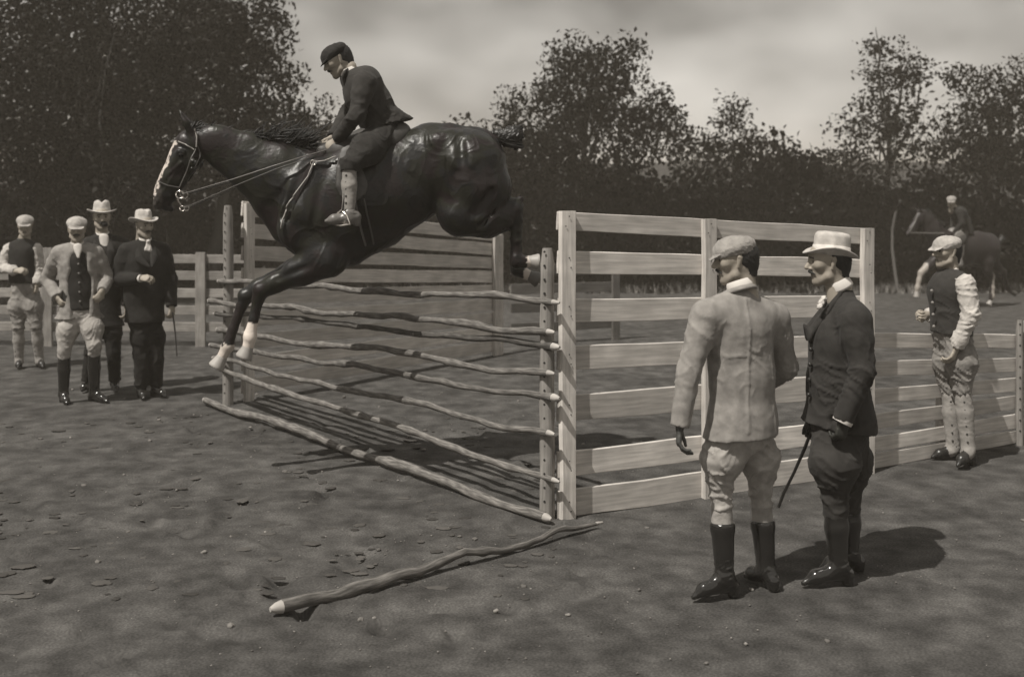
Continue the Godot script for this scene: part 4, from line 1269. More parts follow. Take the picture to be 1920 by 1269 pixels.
	lower_socks(o, p, cloth(0.4, 1), 0.2, 0.42, 0.051)
	footwear(o, "boot", p, boot, 0.385, 0.06, 0.0075)
	collar(o, "collar", Vector3(0.03, 1.543, 0.02), Vector3(-0.3, 1, -0.2), 0.063, 0.013, 0.028, white)
	flat_cap(o, 0.36, o.get_meta("hat_at"))
	# the man in the dark coat and pale hat
	p = {"pel": Vector4(0.011, 0.805, 0, 0.19), "waist": Vector4(0, 1.008, 0, 0.18), "chest": Vector4(0.019, 1.222, 0, 0.2), "fw": Vector3(-1, 0, -0.12), "dep": 1.22, "neck": Vector3(0.028, 1.5, 0), "head": Vector3(-0.042, 1.642, 0), "look": Vector3(-1, -0.02, -0.1), "hs": 0.96, "hair": 0.015,
		"arms": [[Vector3(0.03, 1.376, 0.2), Vector3(0.048, 1.118, 0.26), Vector3(-0.046, 0.875, 0.24), [Vector3(-0.1, -1, 0), Vector3(-0.4, 0, -1), false, 0.6, 0.95, 0.03]], [Vector3(0.104, 1.329, -0.2), Vector3(0.029, 1.024, -0.27), Vector3(-0.078, 0.791, -0.2), [Vector3(-0.2, -1, 0), Vector3(-0.3, 0, 1), true, 0.85, 0.95, 0.03]]],
		"legs": [[Vector3(-0.041, 0.772, 0.1), Vector3(-0.041, 0.458, 0.1), Vector3(-0.022, 0.098, 0.1), Vector3(-0.224, 0.033, 0.14)], [Vector3(0.081, 0.727, -0.1), Vector3(0.092, 0.402, -0.1), Vector3(0.098, 0.057, -0.1), Vector3(-0.072, 0.002, -0.08)]]}
	o = person("moustached man in dark coat, pale banded hat and tall boots, in profile", B_AT, 0.0, p)
	upper(o, "coat", p, cloth(0.045), {"hem": Vector4(-0.009, 0.797, 0, 0.205), "hemn": Vector3(-0.16, -1, 0), "hemr": 0.62, "hemdep": 1.05, "fold": 0.013, "seed": 21, "cell": 0.0085, "fs": Vector3(4, 8, 4), "base": 0.25, "arm": 1.05, "seams": [[Vector3(-0.173, 0.966, 0.16), Vector3(-0.07, 0.95, 0.16), 0.007, 0.008], [Vector3(-0.173, 0.929, 0.16), Vector3(-0.07, 0.912, 0.16), 0.006, 0.004], [Vector3(-0.138, 1.292, 0.17), Vector3(-0.063, 1.302, 0.17), 0.006, 0.007], [Vector3(0.02, 1.263, 0.2), Vector3(0.052, 0.835, 0.2), 0.008, 0.005], [Vector3(-0.134, 1.439, 0.08), Vector3(-0.189, 1.25, 0.1), 0.008, 0.008]], "extra": [[Vector4(0.022, 0.903, 0, 0.18), Vector4(0.044, 0.708, 0, 0.19), 0.05, Vector3(1, 0, 0), 1.25]], "spots": [Vector4(-0.1, 1.04, 0.15, 0.2)]})
	lower(o, "breeches", p, cloth(0.05), {"cell": 0.0085, "thigh": 0.115, "bag": 1.1, "knee": 0.068, "ankle": 0.062, "end": 0.3, "seed": 24, "fold": 0.012})
	footwear(o, "boot", p, boot, 0.24, 0.06, 0.0075)
	collar(o, "collar", Vector3(0.014, 1.519, 0), Vector3(-0.5, 1, 0), 0.064, 0.016, 0.04, white)
	put("cuff", tube_mesh([Vector4(-0.041, 0.881, 0.24, 0.052), Vector4(-0.049, 0.865, 0.24, 0.05)], 12), white, o)
	lapels(o, p, cloth(0.045), Vector3(-0.172, 1.319, 0), 0.03)
	for i in 4:
		put("button", Field.new(0.004).ball(Vector3(-0.153, 1.203, 0.06).lerp(Vector3(-0.164, 0.969, 0.06), i / 3.0), 0.012, 0.004).run().mesh(), mat(0.02, 0.3), o)
	put("flower", Field.new(0.006).ball(Vector3(-0.101, 1.443, 0.07), 0.018, 0.01).ball(Vector3(-0.116, 1.423, 0.085), 0.016, 0.01).ball(Vector3(-0.09, 1.465, 0.07), 0.014, 0.01).run().wrinkle(0.006, Vector3(60, 60, 60), 2, [], 1.0).mesh(), white, o)
	brim_hat(o, 0.62, o.get_meta("hat_at"), TOPPER, 0.6, 0.75, [Vector2(0.107, 0.012), Vector2(0.106, 0.016), Vector2(0.1035, 0.048), Vector2(0.1, 0.05)])
	var st := thing("walking_stick", "slender dark walking stick hanging from the dark coated man's hand", "stick", B_AT)
	put("shaft", tube_mesh([Vector4(-0.086, 0.716, -0.19, 0.009), Vector4(-0.118, 0.638, -0.18, 0.009), Vector4(-0.191, 0.524, -0.12, 0.008), Vector4(-0.26, 0.425, -0.07, 0.008), Vector4(-0.293, 0.355, -0.05, 0.007)], 8, 0.2, 3), mat(0.04, 0.4), st)
	# the waistcoated man at right
	p = {"pel": Vector4(-0.019, 0.972, 0, 0.155), "waist": Vector4(-0.027, 1.092, 0, 0.15), "chest": Vector4(-0.043, 1.268, 0, 0.17), "fw": Vector3(-1, 0, 0.15), "dep": 1.2, "neck": Vector3(-0.027, 1.424, 0), "head": Vector3(-0.051, 1.564, 0), "look": Vector3(-1, 0.04, 0.22), "hs": 0.95, "hair": 0.02, "lip": false,
		"arms": [[Vector3(0.013, 1.342, 0.17), Vector3(0.026, 1.125, 0.23), Vector3(-0.066, 0.88, 0.2), [Vector3(-0.35, -0.95, 0), Vector3(-0.6, 0.2, -0.7), false, 0.4]], [Vector3(-0.003, 1.314, -0.17), Vector3(0.009, 1.056, -0.24), Vector3(-0.149, 1.086, -0.12), [Vector3(-1, 0.05, 0.1), Vector3(0.1, -0.2, 1), true, 0.8]]],
		"legs": [[Vector3(0.007, 0.912, 0.09), Vector3(0.014, 0.569, 0.12), Vector3(0.049, 0.125, 0.14), Vector3(-0.079, 0.075, 0.24)], [Vector3(-0.023, 0.889, -0.08), Vector3(-0.007, 0.537, -0.06), Vector3(0.009, 0.082, -0.04), Vector3(-0.167, 0.011, -0.02)]]}
	o = person("man in dark waistcoat, white sleeves, cap and gaiters at right", C_AT, 0.0, p)
	upper(o, "waistcoat", p, cloth(0.05), {"hem": Vector4(-0.027, 0.956, 0, 0.165), "hemn": Vector3(-0.1, -1, 0), "sleeves": false, "grow": 1.03, "seed": 31, "cell": 0.011, "fold": 0.01, "spots": [Vector4(-0.119, 1.111, 0.1, 0.2)]})
	sleeves(o, p, cloth(0.62, 1), 1.0, 0.01, 32)
	for i in 4:
		put("button", Field.new(0.004).ball(Vector3(-0.195, 1.286, 0.07).lerp(Vector3(-0.183, 1.022, 0.08), i / 3.0), 0.012, 0.004).run().mesh(), mat(0.2, 0.4), o)
	lower(o, "breeches", p, cloth(0.28), {"cell": 0.011, "thigh": 0.105, "bag": 1.1, "knee": 0.07, "ankle": 0.062, "end": 0.1, "seed": 33, "fold": 0.02})
	gaiters(o, p, cloth(0.36))
	footwear(o, "shoe", p, shoe, 0.95)
	collar(o, "collar", Vector3(-0.035, 1.424, 0), Vector3(-0.4, 1, 0.1), 0.062, 0.012, 0.02, white)
	put("handkerchief", Field.new(0.006).cap(Vector3(-0.116, 1.26, 0.13), Vector3(-0.1, 1.269, 0.14), 0.014, 0.012, 0.01, Vector3(-0.4, 0, 1), 2.0).run().mesh(), white, o)
	flat_cap(o, 0.5, o.get_meta("hat_at"))
	put("cigar", tube_mesh([Vector4(-0.201, 1.091, -0.08, 0.006), Vector4(-0.257, 1.085, -0.06, 0.006)], 6), mat(0.3, 0.8), o)
	# the four men on the left
	p = {"pel": Vector4(-0.007, 0.884, 0, 0.16), "waist": Vector4(-0.007, 1.079, 0, 0.155), "chest": Vector4(-0.027, 1.334, 0, 0.172), "fw": Vector3(0.25, 0, 1), "dep": 1.35, "neck": Vector3(-0.027, 1.524, 0), "head": Vector3(-0.024, 1.663, 0.02), "look": Vector3(0.35, -0.03, 1), "hs": 0.95, "hair": 0.04,
		"arms": [[Vector3(-0.184, 1.444, 0.03), Vector3(-0.354, 1.18, -0.08), Vector3(-0.179, 1.022, 0.1), [Vector3(0.6, -0.7, 0.2), Vector3(0.6, 0, -0.6), true, 0.5]], [Vector3(0.122, 1.439, -0.05), Vector3(0.219, 1.187, -0.12), Vector3(0.239, 1.081, 0.08), [Vector3(-0.35, -0.8, 0.3), Vector3(-0.5, 0, -0.7), false, 0.7]]],
		"legs": [[Vector3(-0.091, 0.84, 0.02), Vector3(-0.121, 0.525, 0.07), Vector3(-0.152, 0.074, 0.02), Vector3(-0.058, 0.024, 0.16)], [Vector3(0.098, 0.836, -0.02), Vector3(0.16, 0.56, 0.06), Vector3(0.113, 0.09, -0.06), Vector3(0.287, 0.041, 0.06)]]}
	o = person("man in open grey jacket, pale cap and black boots, among four on the left", D_AT, 0.0, p)
	upper(o, "waistcoat", p, cloth(0.035), {"hem": Vector4(-0.002, 0.899, 0, 0.165), "sleeves": false, "grow": 0.97, "seed": 41, "cell": 0.013})
	upper(o, "jacket", p, cloth(0.34), {"hem": Vector4(-0.015, 0.81, -0.02, 0.25), "grow": 1.08, "seed": 42, "cell": 0.0125, "arm": 1.08, "fold": 0.016, "digs": [[Vector3(0.055, 1.422, 0.19), Vector3(0.074, 1.172, 0.2), 0.125, 0.02], [Vector3(0.074, 1.172, 0.2), Vector3(0.108, 0.628, 0.26), 0.165, 0.02]]})
	lower(o, "breeches", p, cloth(0.46), {"cell": 0.012, "thigh": 0.092, "bag": 1.08, "knee": 0.066, "ankle": 0.058, "end": 0.2, "seed": 44, "fold": 0.012})
	footwear(o, "boot", p, boot, 0.18)
	collar(o, "collar", Vector3(-0.027, 1.519, 0), Vector3(0.05, 1, 0.3), 0.06, 0.014, 0.03, white)
	put("shirt_front", Field.new(0.01).cap(Vector3(0.018, 1.498, 0.1), Vector3(0.035, 1.398, 0.13), 0.045, 0.012, 0.01, Vector3(0.2, 0, 1), 3.0).run().mesh(), white, o)
	for i in 5:
		put("button", Field.new(0.005).ball(Vector3(0.031, 1.342, 0.118).lerp(Vector3(0.043, 0.987, 0.112), i / 4.0), 0.011, 0.004).run().mesh(), mat(0.15, 0.4), o)
	flat_cap(o, 0.5, o.get_meta("hat_at"))
	p = {"pel": Vector4(-0.023, 0.768, 0, 0.175), "waist": Vector4(-0.028, 1.03, 0, 0.19), "chest": Vector4(-0.028, 1.324, 0, 0.205), "fw": Vector3(0.45, 0, 0.9), "dep": 1.25, "neck": Vector3(-0.023, 1.56, 0), "head": Vector3(-0.026, 1.691, 0.02), "look": Vector3(0.75, -0.06, 0.7), "hs": 0.95, "hair": 0.02,
		"arms": [[Vector3(-0.18, 1.453, 0.06), Vector3(-0.271, 1.173, 0.08), Vector3(0.02, 1.197, 0.26), [Vector3(1, 0.05, 0.25), Vector3(0, -0.6, -0.7), false, 0.5]], [Vector3(0.119, 1.445, -0.08), Vector3(0.197, 1.158, -0.1), Vector3(0.239, 0.899, 0), [Vector3(0, -1, 0.05), Vector3(-0.8, 0, -0.5), false, 0.6]]],
		"legs": [[Vector3(-0.056, 0.762, 0.04), Vector3(-0.042, 0.408, 0.05), Vector3(-0.049, 0.081, 0.03), Vector3(0.025, 0.045, 0.17)], [Vector3(0.058, 0.753, -0.04), Vector3(0.081, 0.398, -0.02), Vector3(0.071, 0.077, -0.05), Vector3(0.206, 0.029, 0.06)]]}
	o = person("stout man in long dark overcoat and pale creased hat, nearest the horse's head", E_AT, 0.0, p)
	upper(o, "overcoat", p, cloth(0.028), {"hem": Vector4(-0.028, 0.752, 0, 0.25), "seed": 51, "cell": 0.0125, "arm": 1.12, "fold": 0.014, "hemdep": 1.1})
	lower(o, "trousers", p, cloth(0.022), {"cell": 0.0125, "thigh": 0.095, "bag": 1.0, "knee": 0.075, "ankle": 0.065, "end": 0.95, "seed": 53})
	footwear(o, "shoe", p, boot, 0.95)
	collar(o, "collar", Vector3(-0.023, 1.554, 0), Vector3(0.2, 1, 0.3), 0.062, 0.014, 0.03, white)
	lapels(o, p, cloth(0.03), Vector3(0.102, 1.306, 0.2), 0.045)
	tie_knot(o, Vector3(0.038, 1.547, 0.085), p.fw, white)
	put("cuff", tube_mesh([Vector4(-0.004, 1.196, 0.25, 0.04), Vector4(0.032, 1.197, 0.265, 0.038)], 10), white, o)
	brim_hat(o, 0.6, o.get_meta("hat_at"), FEDORA, 0.5, 0.5, [Vector2(0.103, 0.012), Vector2(0.1015, 0.02), Vector2(0.0995, 0.045), Vector2(0.097, 0.047)], 0.035)
	var cn := thing("cane", "thin dark cane beside the stout man in the overcoat", "stick", E_AT)
	put("shaft", tube_mesh([Vector4(0.259, 0.85, 0.03, 0.008), Vector4(0.292, 0.643, 0.05, 0.007), Vector4(0.311, 0.42, 0.06, 0.006)], 6), mat(0.03, 0.4), cn)
	p = {"pel": Vector4(-0.011, 0.792, 0, 0.165), "waist": Vector4(0.006, 1.052, 0, 0.165), "chest": Vector4(0.016, 1.366, 0, 0.185), "fw": Vector3(0.2, 0, 1), "dep": 1.3, "neck": Vector3(-0.011, 1.605, 0), "head": Vector3(-0.014, 1.767, 0.02), "look": Vector3(0.45, -0.05, 1), "hs": 1.0, "hair": 0.02,
		"arms": [[Vector3(-0.149, 1.497, 0.02), Vector3(-0.208, 1.159, -0.02), Vector3(-0.164, 0.884, 0.05), [Vector3(0, -1, 0), Vector3(1, 0, 0), true, 0.4]], [Vector3(0.177, 1.483, -0.05), Vector3(0.221, 1.146, -0.05), Vector3(0.228, 0.868, 0), [Vector3(0, -1, 0), Vector3(-1, 0, 0), false, 0.4]]],
		"legs": [[Vector3(-0.068, 0.783, 0.02), Vector3(-0.122, 0.405, 0.02), Vector3(-0.181, 0.062, -0.02), Vector3(-0.187, 0.025, 0.1)], [Vector3(0.081, 0.781, 0), Vector3(0.105, 0.405, 0.02), Vector3(0.097, 0.061, -0.03), Vector3(0.169, 0.028, 0.12)]]}
	o = person("tall bearded man in open dark coat and pale hat, rearmost of the left group", Q_AT, 0.0, p)
	upper(o, "coat", p, cloth(0.032), {"hem": Vector4(0.006, 0.662, 0, 0.21), "seed": 61, "cell": 0.013, "digs": [[Vector3(0.092, 1.486, 0.24), Vector3(0.106, 1.18, 0.25), 0.125, 0.01]]})
	put("shirt_front", Field.new(0.01).cap(Vector3(0.027, 1.564, 0.07), Vector3(0.054, 1.404, 0.1), 0.05, 0.03, 0.01, Vector3(0.2, 0, 1), 2.0).run().mesh(), white, o)
	lapels(o, p, cloth(0.034), Vector3(0.073, 1.172, 0.15), 0.05)
	put("beard", Field.new(0.006).cap(Vector3(0.022, 1.715, 0.085), Vector3(0.049, 1.705, 0.1), 0.03, 0.03, 0.02).run().wrinkle(0.005, Vector3(50, 30, 50), 2, [], 1.0).mesh(), mat(0.03, 0.7), o)
	lower(o, "trousers", p, cloth(0.024), {"cell": 0.013, "thigh": 0.09, "bag": 1.0, "knee": 0.07, "ankle": 0.062, "end": 0.95, "seed": 63})
	footwear(o, "shoe", p, boot, 0.95)
	collar(o, "collar", Vector3(-0.011, 1.594, 0), Vector3(0.05, 1, 0.3), 0.062, 0.014, 0.03, white)
	brim_hat(o, 0.58, o.get_meta("hat_at"), FEDORA, 0.4, 0.5, [Vector2(0.103, 0.012), Vector2(0.1015, 0.02), Vector2(0.0995, 0.045), Vector2(0.097, 0.047)], 0.03)
	p = {"pel": Vector4(-0.019, 0.934, 0, 0.15), "waist": Vector4(-0.038, 1.063, 0, 0.148), "chest": Vector4(-0.038, 1.304, 0, 0.165), "fw": Vector3(0.1, 0, 1), "dep": 1.3, "neck": Vector3(-0.038, 1.488, 0), "head": Vector3(-0.004, 1.637, 0.02), "look": Vector3(0.35, -0.1, 1), "hs": 0.95, "hair": 0.05, "lip": false,
		"arms": [[Vector3(-0.182, 1.372, 0.02), Vector3(-0.259, 1.158, 0.04), Vector3(-0.007, 1.136, 0.24), [Vector3(1, 0.05, 0.15), Vector3(0, -0.5, -0.8), false, 0.6]], [Vector3(0.101, 1.37, -0.02), Vector3(0.136, 1.128, -0.04), Vector3(0.145, 0.963, 0.05), [Vector3(-0.1, -1, 0), Vector3(-1, 0, 0), false, 0.4]]],
		"legs": [[Vector3(-0.09, 0.892, 0.02), Vector3(-0.065, 0.485, 0.06), Vector3(-0.072, 0.068, 0.02), Vector3(-0.019, 0.035, 0.16)], [Vector3(0.061, 0.891, 0), Vector3(0.139, 0.484, 0.05), Vector3(0.145, 0.08, -0.02), Vector3(0.249, 0.053, 0.12)]]}
	o = person("man in dark waistcoat and white shirtsleeves, furthest left by the paddock fence", G_AT, 0.0, p)
	upper(o, "waistcoat", p, cloth(0.035), {"hem": Vector4(-0.025, 0.983, 0, 0.155), "sleeves": false, "seed": 71, "cell": 0.014})
	sleeves(o, p, cloth(0.6, 1), 1.0, 0.013, 72)
	lower(o, "breeches", p, cloth(0.3), {"cell": 0.014, "thigh": 0.1, "bag": 1.1, "knee": 0.07, "ankle": 0.062, "end": 0.12, "seed": 73, "fold": 0.02})
	gaiters(o, p, cloth(0.36), 0.012)
	footwear(o, "shoe", p, shoe, 0.95, 0.058, 0.011)
	collar(o, "collar", Vector3(-0.038, 1.476, 0), Vector3(0.05, 1, 0.3), 0.06, 0.012, 0.02, white)
	flat_cap(o, 0.45, o.get_meta("hat_at"))
	for c in get_children():
		if c.has_meta("hat_at"): c.remove_meta("hat_at")

func lower_socks(o: Node3D, p: Dictionary, m: Material, a: float, b: float, r: float) -> void:
	for l in p.legs:
		var f := Field.new(0.008)
		f.cap(l[1].lerp(l[2], a), l[1].lerp(l[2], b), r * 1.02, r * 1.08, 0.01)
		f.cut(l[1].lerp(l[2], a), l[1] - l[2], 0.1)
		put("stocking", f.run().wrinkle(0.0015, Vector3(8, 60, 8), 3, [], 1.0).mesh(), m, o)


func make_far_rider() -> void:
	var o := thing("horse", "distant dark horse with a white blaze cantering before the wood", "horse", FAR_AT, 0.35)
	var zz := Vector3(0, 0, 1)
	var f := Field.new(0.022)
	f.chain([Vector4(-0.3, 1.284, 0, 0.3), Vector4(0.137, 1.167, 0, 0.34), Vector4(0.581, 1.204, 0, 0.32), Vector4(0.861, 1.221, 0, 0.29)], 0.1, zz, 1.3)
	both(f, [Vector4(0.821, 1.16, 0.1, 0.24), Vector4(0.736, 0.921, 0.13, 0.15)], 0.08, 1.2)
	f.chain([Vector4(-0.327, 1.317, 0, 0.27), Vector4(-0.543, 1.57, 0, 0.2), Vector4(-0.705, 1.788, 0, 0.14), Vector4(-0.798, 1.896, 0, 0.1)], 0.08, zz, 1.6)
	f.chain([Vector4(-0.825, 1.897, 0, 0.1), Vector4(-0.918, 1.779, 0, 0.1), Vector4(-1.078, 1.597, 0, 0.075), Vector4(-1.157, 1.501, 0, 0.062)], 0.04, zz, 1.3)
	for w in [1.0, -1.0]: f.cap(Vector3(-0.882, 1.973, 0.05) * Vector3(1, 1, w), Vector3(-0.97, 2.07, 0.06) * Vector3(1, 1, w), 0.03, 0.008, 0.02)
	for l in [[Vector4(-0.542, 1.014, 0.15, 0.13), Vector4(-0.783, 0.869, 0.15, 0.09), Vector4(-0.969, 0.734, 0.15, 0.06), Vector4(-1.021, 0.586, 0.15, 0.045), Vector4(-1.061, 0.426, 0.15, 0.05), Vector4(-1.074, 0.341, 0.15, 0.04)],
			[Vector4(-0.174, 0.925, -0.14, 0.12), Vector4(-0.229, 0.652, -0.14, 0.08), Vector4(-0.284, 0.434, -0.14, 0.055), Vector4(-0.256, 0.203, -0.14, 0.042), Vector4(-0.256, 0.094, -0.14, 0.046)],
			[Vector4(0.736, 0.921, 0.13, 0.14), Vector4(0.736, 0.756, 0.13, 0.1), Vector4(0.848, 0.61, 0.13, 0.06), Vector4(0.876, 0.367, 0.13, 0.045), Vector4(0.862, 0.202, 0.13, 0.05), Vector4(0.82, 0.093, 0.13, 0.04)],
			[Vector4(1.129, 0.954, -0.13, 0.14), Vector4(1.271, 0.76, -0.13, 0.09), Vector4(1.443, 0.666, -0.13, 0.06), Vector4(1.486, 0.44, -0.13, 0.044), Vector4(1.53, 0.315, -0.13, 0.048), Vector4(1.645, 0.244, -0.13, 0.04)]]: f.chain(l, 0.04)
	f.run().wrinkle(0.006, Vector3(5, 4, 5), 5, [], 0.4)
	f.tint(func(p: Vector3, _n: Vector3) -> Color:
		var g := 0.022
		if p.x < Vector2(-0.852, 6.234).x and p.y < Vector2(-17.745, 0.967).y and p.y > 0.1: g = 0.3
		if p.x > Vector2(0.833, 6.339).x and p.x < Vector2(1.087, 6.355).x and p.y < Vector2(-17.745, 0.864).y: g = 0.3
		var t := clampf((Vector2(-17.745, 2.003).y - p.y) / (Vector2(-17.745, 2.003).y - Vector2(-17.745, 1.734).y), 0.0, 1.0)
		if p.y > Vector2(-17.745, 1.766).y and p.y < Vector2(-17.745, 1.988).y and absf(p.z) < 0.035 and p.x < lerpf(Vector2(-0.918, 6.23).x, Vector2(-1.21, 6.212).x, t) + 0.03: g = 0.3
		return Color(g * 1.1, g, g * 0.9))
	put("body", f.mesh(), mat(1.0, 0.42, {"vc": true, "warm": 0.0, "spec": 0.4}), o)
	hoof(o, Vector3(-1.074, 0.341, 0.15), Vector3(-1.087, 0.256, 0.15), 0.3)
	hoof(o, Vector3(-0.256, 0.094, -0.14), Vector3(-0.284, 0.029, -0.14), 0.05)
	hoof(o, Vector3(0.82, 0.093, 0.13), Vector3(0.778, 0.029, 0.13), 0.3)
	hoof(o, Vector3(1.631, 0.244, -0.13), Vector3(1.732, 0.207, -0.13), 0.05)
	put("tail", Field.new(0.015).chain([Vector4(1.172, 1.294, 0, 0.05), Vector4(1.258, 1.382, 0, 0.07), Vector4(1.229, 1.449, 0, 0.03)], 0.02).run().wrinkle(0.01, Vector3(30, 30, 30), 3, [], 1.0).mesh(), mat(0.012, 0.5), o)
	put("saddle", Field.new(0.014).chain([Vector4(-0.055, 1.52, 0, 0.1), Vector4(0.303, 1.505, 0, 0.14)], 0.05).cap(Vector3(-0.093, 1.432, 0.25), Vector3(-0.121, 1.11, 0.28), 0.14, 0.12, 0.03, zz, 5.0).run().mesh(), mat(0.2, 0.5), o)
	var st := SurfaceTool.new()
	st.begin(Mesh.PRIMITIVE_TRIANGLES)
	rng.seed = 15
	for i in 90:
		var a := Vector3(-0.785, 1.961, 0).lerp(Vector3(-0.246, 1.566, 0), rng.randf()) + Vector3(0, 0.05, rng.randf_range(-0.03, 0.03))
		var e := a + Vector3(rng.randf_range(0.0, 0.12), rng.randf_range(-0.03, 0.06), rng.randf_range(-0.05, 0.05))
		add_tube(st, [Vector4(a.x, a.y - 0.03, a.z, 0.015), Vector4(e.x, e.y, e.z, 0.002)], 4)
	st.generate_normals()
	put("mane", st.commit(), mat(0.012, 0.5), o)
	strap("rein", [Vector4(-1.19, 1.536, 0.07, 0.008), Vector4(-0.787, 1.525, 0.2, 0.008), Vector4(-0.119, 1.514, 0.1, 0.008)], mat(0.2, 0.5), o)
	strap("bridle", [Vector4(-1.005, 1.942, 0.1, 0.01), Vector4(-1.093, 1.729, 0.11, 0.01), Vector4(-1.186, 1.558, 0.08, 0.01)], mat(0.15, 0.5), o)
	var p := {"pel": Vector4(0.275, 1.549, 0, 0.165), "waist": Vector4(0.234, 1.714, 0, 0.155), "chest": Vector4(0.124, 1.891, 0, 0.175), "fw": Vector3(-0.95, 0.1, 0.3), "dep": 1.25, "neck": Vector3(0.014, 2.023, 0), "head": Vector3(-0.087, 2.143, 0.02), "look": Vector3(-0.7, -0.12, 0.7), "hs": 0.95, "hair": 0.02, "lip": false,
		"arms": [[Vector3(-0.011, 1.96, 0.19), Vector3(-0.016, 1.723, 0.24), Vector3(-0.091, 1.513, 0.1), [Vector3(-0.8, -0.4, 0), Vector3(0, -0.5, -0.8), false, 0.9]], [Vector3(0.197, 1.954, -0.17), Vector3(0.174, 1.709, -0.22), Vector3(-0.018, 1.519, -0.04), [Vector3(-0.8, -0.4, 0), Vector3(0, -0.5, 0.8), true, 0.9]]],
		"legs": [[Vector3(0.136, 1.478, 0.12), Vector3(-0.276, 1.256, 0.36), Vector3(-0.192, 0.903, 0.4), Vector3(-0.358, 0.846, 0.45)], [Vector3(0.359, 1.467, -0.12), Vector3(0.386, 1.213, -0.36), Vector3(0.549, 0.838, -0.4), Vector3(0.468, 0.769, -0.45)]], "grounded": false}
	var r := person("distant rider in dark coat and pale cap on the cantering horse", FAR_AT, 0.35, p)
	upper(r, "coat", p, cloth(0.04), {"hem": Vector4(0.289, 1.472, 0, 0.19), "hemr": 0.3, "cell": 0.018})
	lower(r, "breeches", p, cloth(0.06), {"cell": 0.018, "end": 0.15, "rise": 0.02, "thigh": 0.1, "bag": 1.05})
	gaiters(r, p, cloth(0.33), 0.016, 0.9)
	footwear(r, "shoe", p, mat(0.1, 0.5), 0.95, 0.058, 0.014)
	collar(r, "collar", Vector3(-0.005, 2.001, 0.02), Vector3(-0.5, 1, 0.4), 0.06, 0.016, 0.02, mat(0.72, 0.8))
	flat_cap(r, 0.4, r.get_meta("hat_at"))
	r.remove_meta("hat_at")

const FAR_AT := Vector3(9.0755, -0.296, -22.0)


# ---------------------------------------------------------------- the wood behind
func spray_mesh(leaves: int, reach: float, size: float, sd: int) -> ArrayMesh:
	var r := RandomNumberGenerator.new()
	r.seed = sd
	var st := SurfaceTool.new()
	st.begin(Mesh.PRIMITIVE_TRIANGLES)
	for i in leaves:
		var c := Vector3(r.randf_range(-1, 1), r.randf_range(-0.7, 0.7), r.randf_range(-1, 1)) * reach
		var b := Basis.from_euler(Vector3(r.randf_range(-1.1, 1.1), r.randf() * TAU, r.randf_range(-0.9, 0.9)))
		var l := size * r.randf_range(0.7, 1.3)
		var w := l * 0.3
		var a := c - b.z * l * 0.5
		var e := c + b.z * l * 0.5
		var m := c - b.z * l * 0.05 + b.y * l * 0.08
		for t in [[a, m - b.x * w, m], [a, m, m + b.x * w], [m - b.x * w, e, m], [m, e, m + b.x * w]]:
			for p in t:
				st.set_normal(b.y)
				st.add_vertex(p)
	st.index()
	return st.commit()

var sprays := []

# leaf sprays through lobes (Vector4: centre, radius; flat: height over width)
func foliage(called: String, lobes: Array, per: float, flat: float, m: Material, parent: Node, sd: int, scale := 1.0, pale := 0.03) -> MultiMeshInstance3D:
	var r := RandomNumberGenerator.new()
	r.seed = sd
	var n := FastNoiseLite.new()
	n.seed = sd
	n.frequency = 0.9
	var at := []
	var tones := []
	for q in lobes:
		var tone := r.randf_range(0.45, 1.7)
		var count := int(per * q.w * q.w)
		for i in count:
			var d := Vector3(r.randf_range(-1, 1), r.randf_range(-1, 1), r.randf_range(-1, 1))
			if d.length() > 1.0 or d.length() < 0.01: continue
			d = d.normalized() * pow(d.length(), 0.6)
			d *= 1.0 + 0.28 * n.get_noise_3dv(d * 1.7 + Vector3(q.x, q.y, q.z))
			var p: Vector3 = Vector3(q.x, q.y, q.z) + d * q.w * Vector3(1, flat, 1)
			if n.get_noise_3dv(p * 1.4) < -0.34 + 0.2 * (d.length() - 0.8): continue
			at.append(p)
			tones.append(tone)
	var mm := MultiMesh.new()
	mm.transform_format = MultiMesh.TRANSFORM_3D
	mm.use_colors = true
	mm.mesh = sprays[sd % 3]
	mm.instance_count = at.size()
	for i in at.size():
		var s := scale * r.randf_range(0.7, 1.4)
		var p: Vector3 = at[i]
		var g: float = r.randf_range(0.55, 1.25) * (1.0 + 0.5 * n.get_noise_3dv(p * 0.7)) * tones[i]
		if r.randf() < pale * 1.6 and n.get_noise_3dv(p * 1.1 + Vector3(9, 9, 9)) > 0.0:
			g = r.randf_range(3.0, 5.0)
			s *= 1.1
		mm.set_instance_transform(i, Transform3D(Basis.from_euler(Vector3(r.randf_range(-0.6, 0.6), r.randf() * TAU, r.randf_range(-0.6, 0.6))).scaled(Vector3(s, s, s)), p))
		mm.set_instance_color(i, Color(g, g, g))
	var o := MultiMeshInstance3D.new()
	o.name = called
	o.multimesh = mm
	o.material_override = m
	parent.add_child(o, true)
	return o

func branch_to(st: SurfaceTool, a: Vector3, b: Vector3, r0: float, r1: float, r: RandomNumberGenerator) -> void:
	var pts := []
	var sag := Vector3(r.randf_range(-0.2, 0.2), r.randf_range(0.05, 0.25), r.randf_range(-0.2, 0.2)) * a.distance_to(b) * 0.5
	for i in 6:
		var t := i / 5.0
		var p := a.lerp(b, t) + sag * sin(t * PI)
		pts.append(Vector4(p.x, p.y, p.z, lerpf(r0, r1, t)))
	add_tube(st, pts, 6, 0.25, r.randi() % 90)

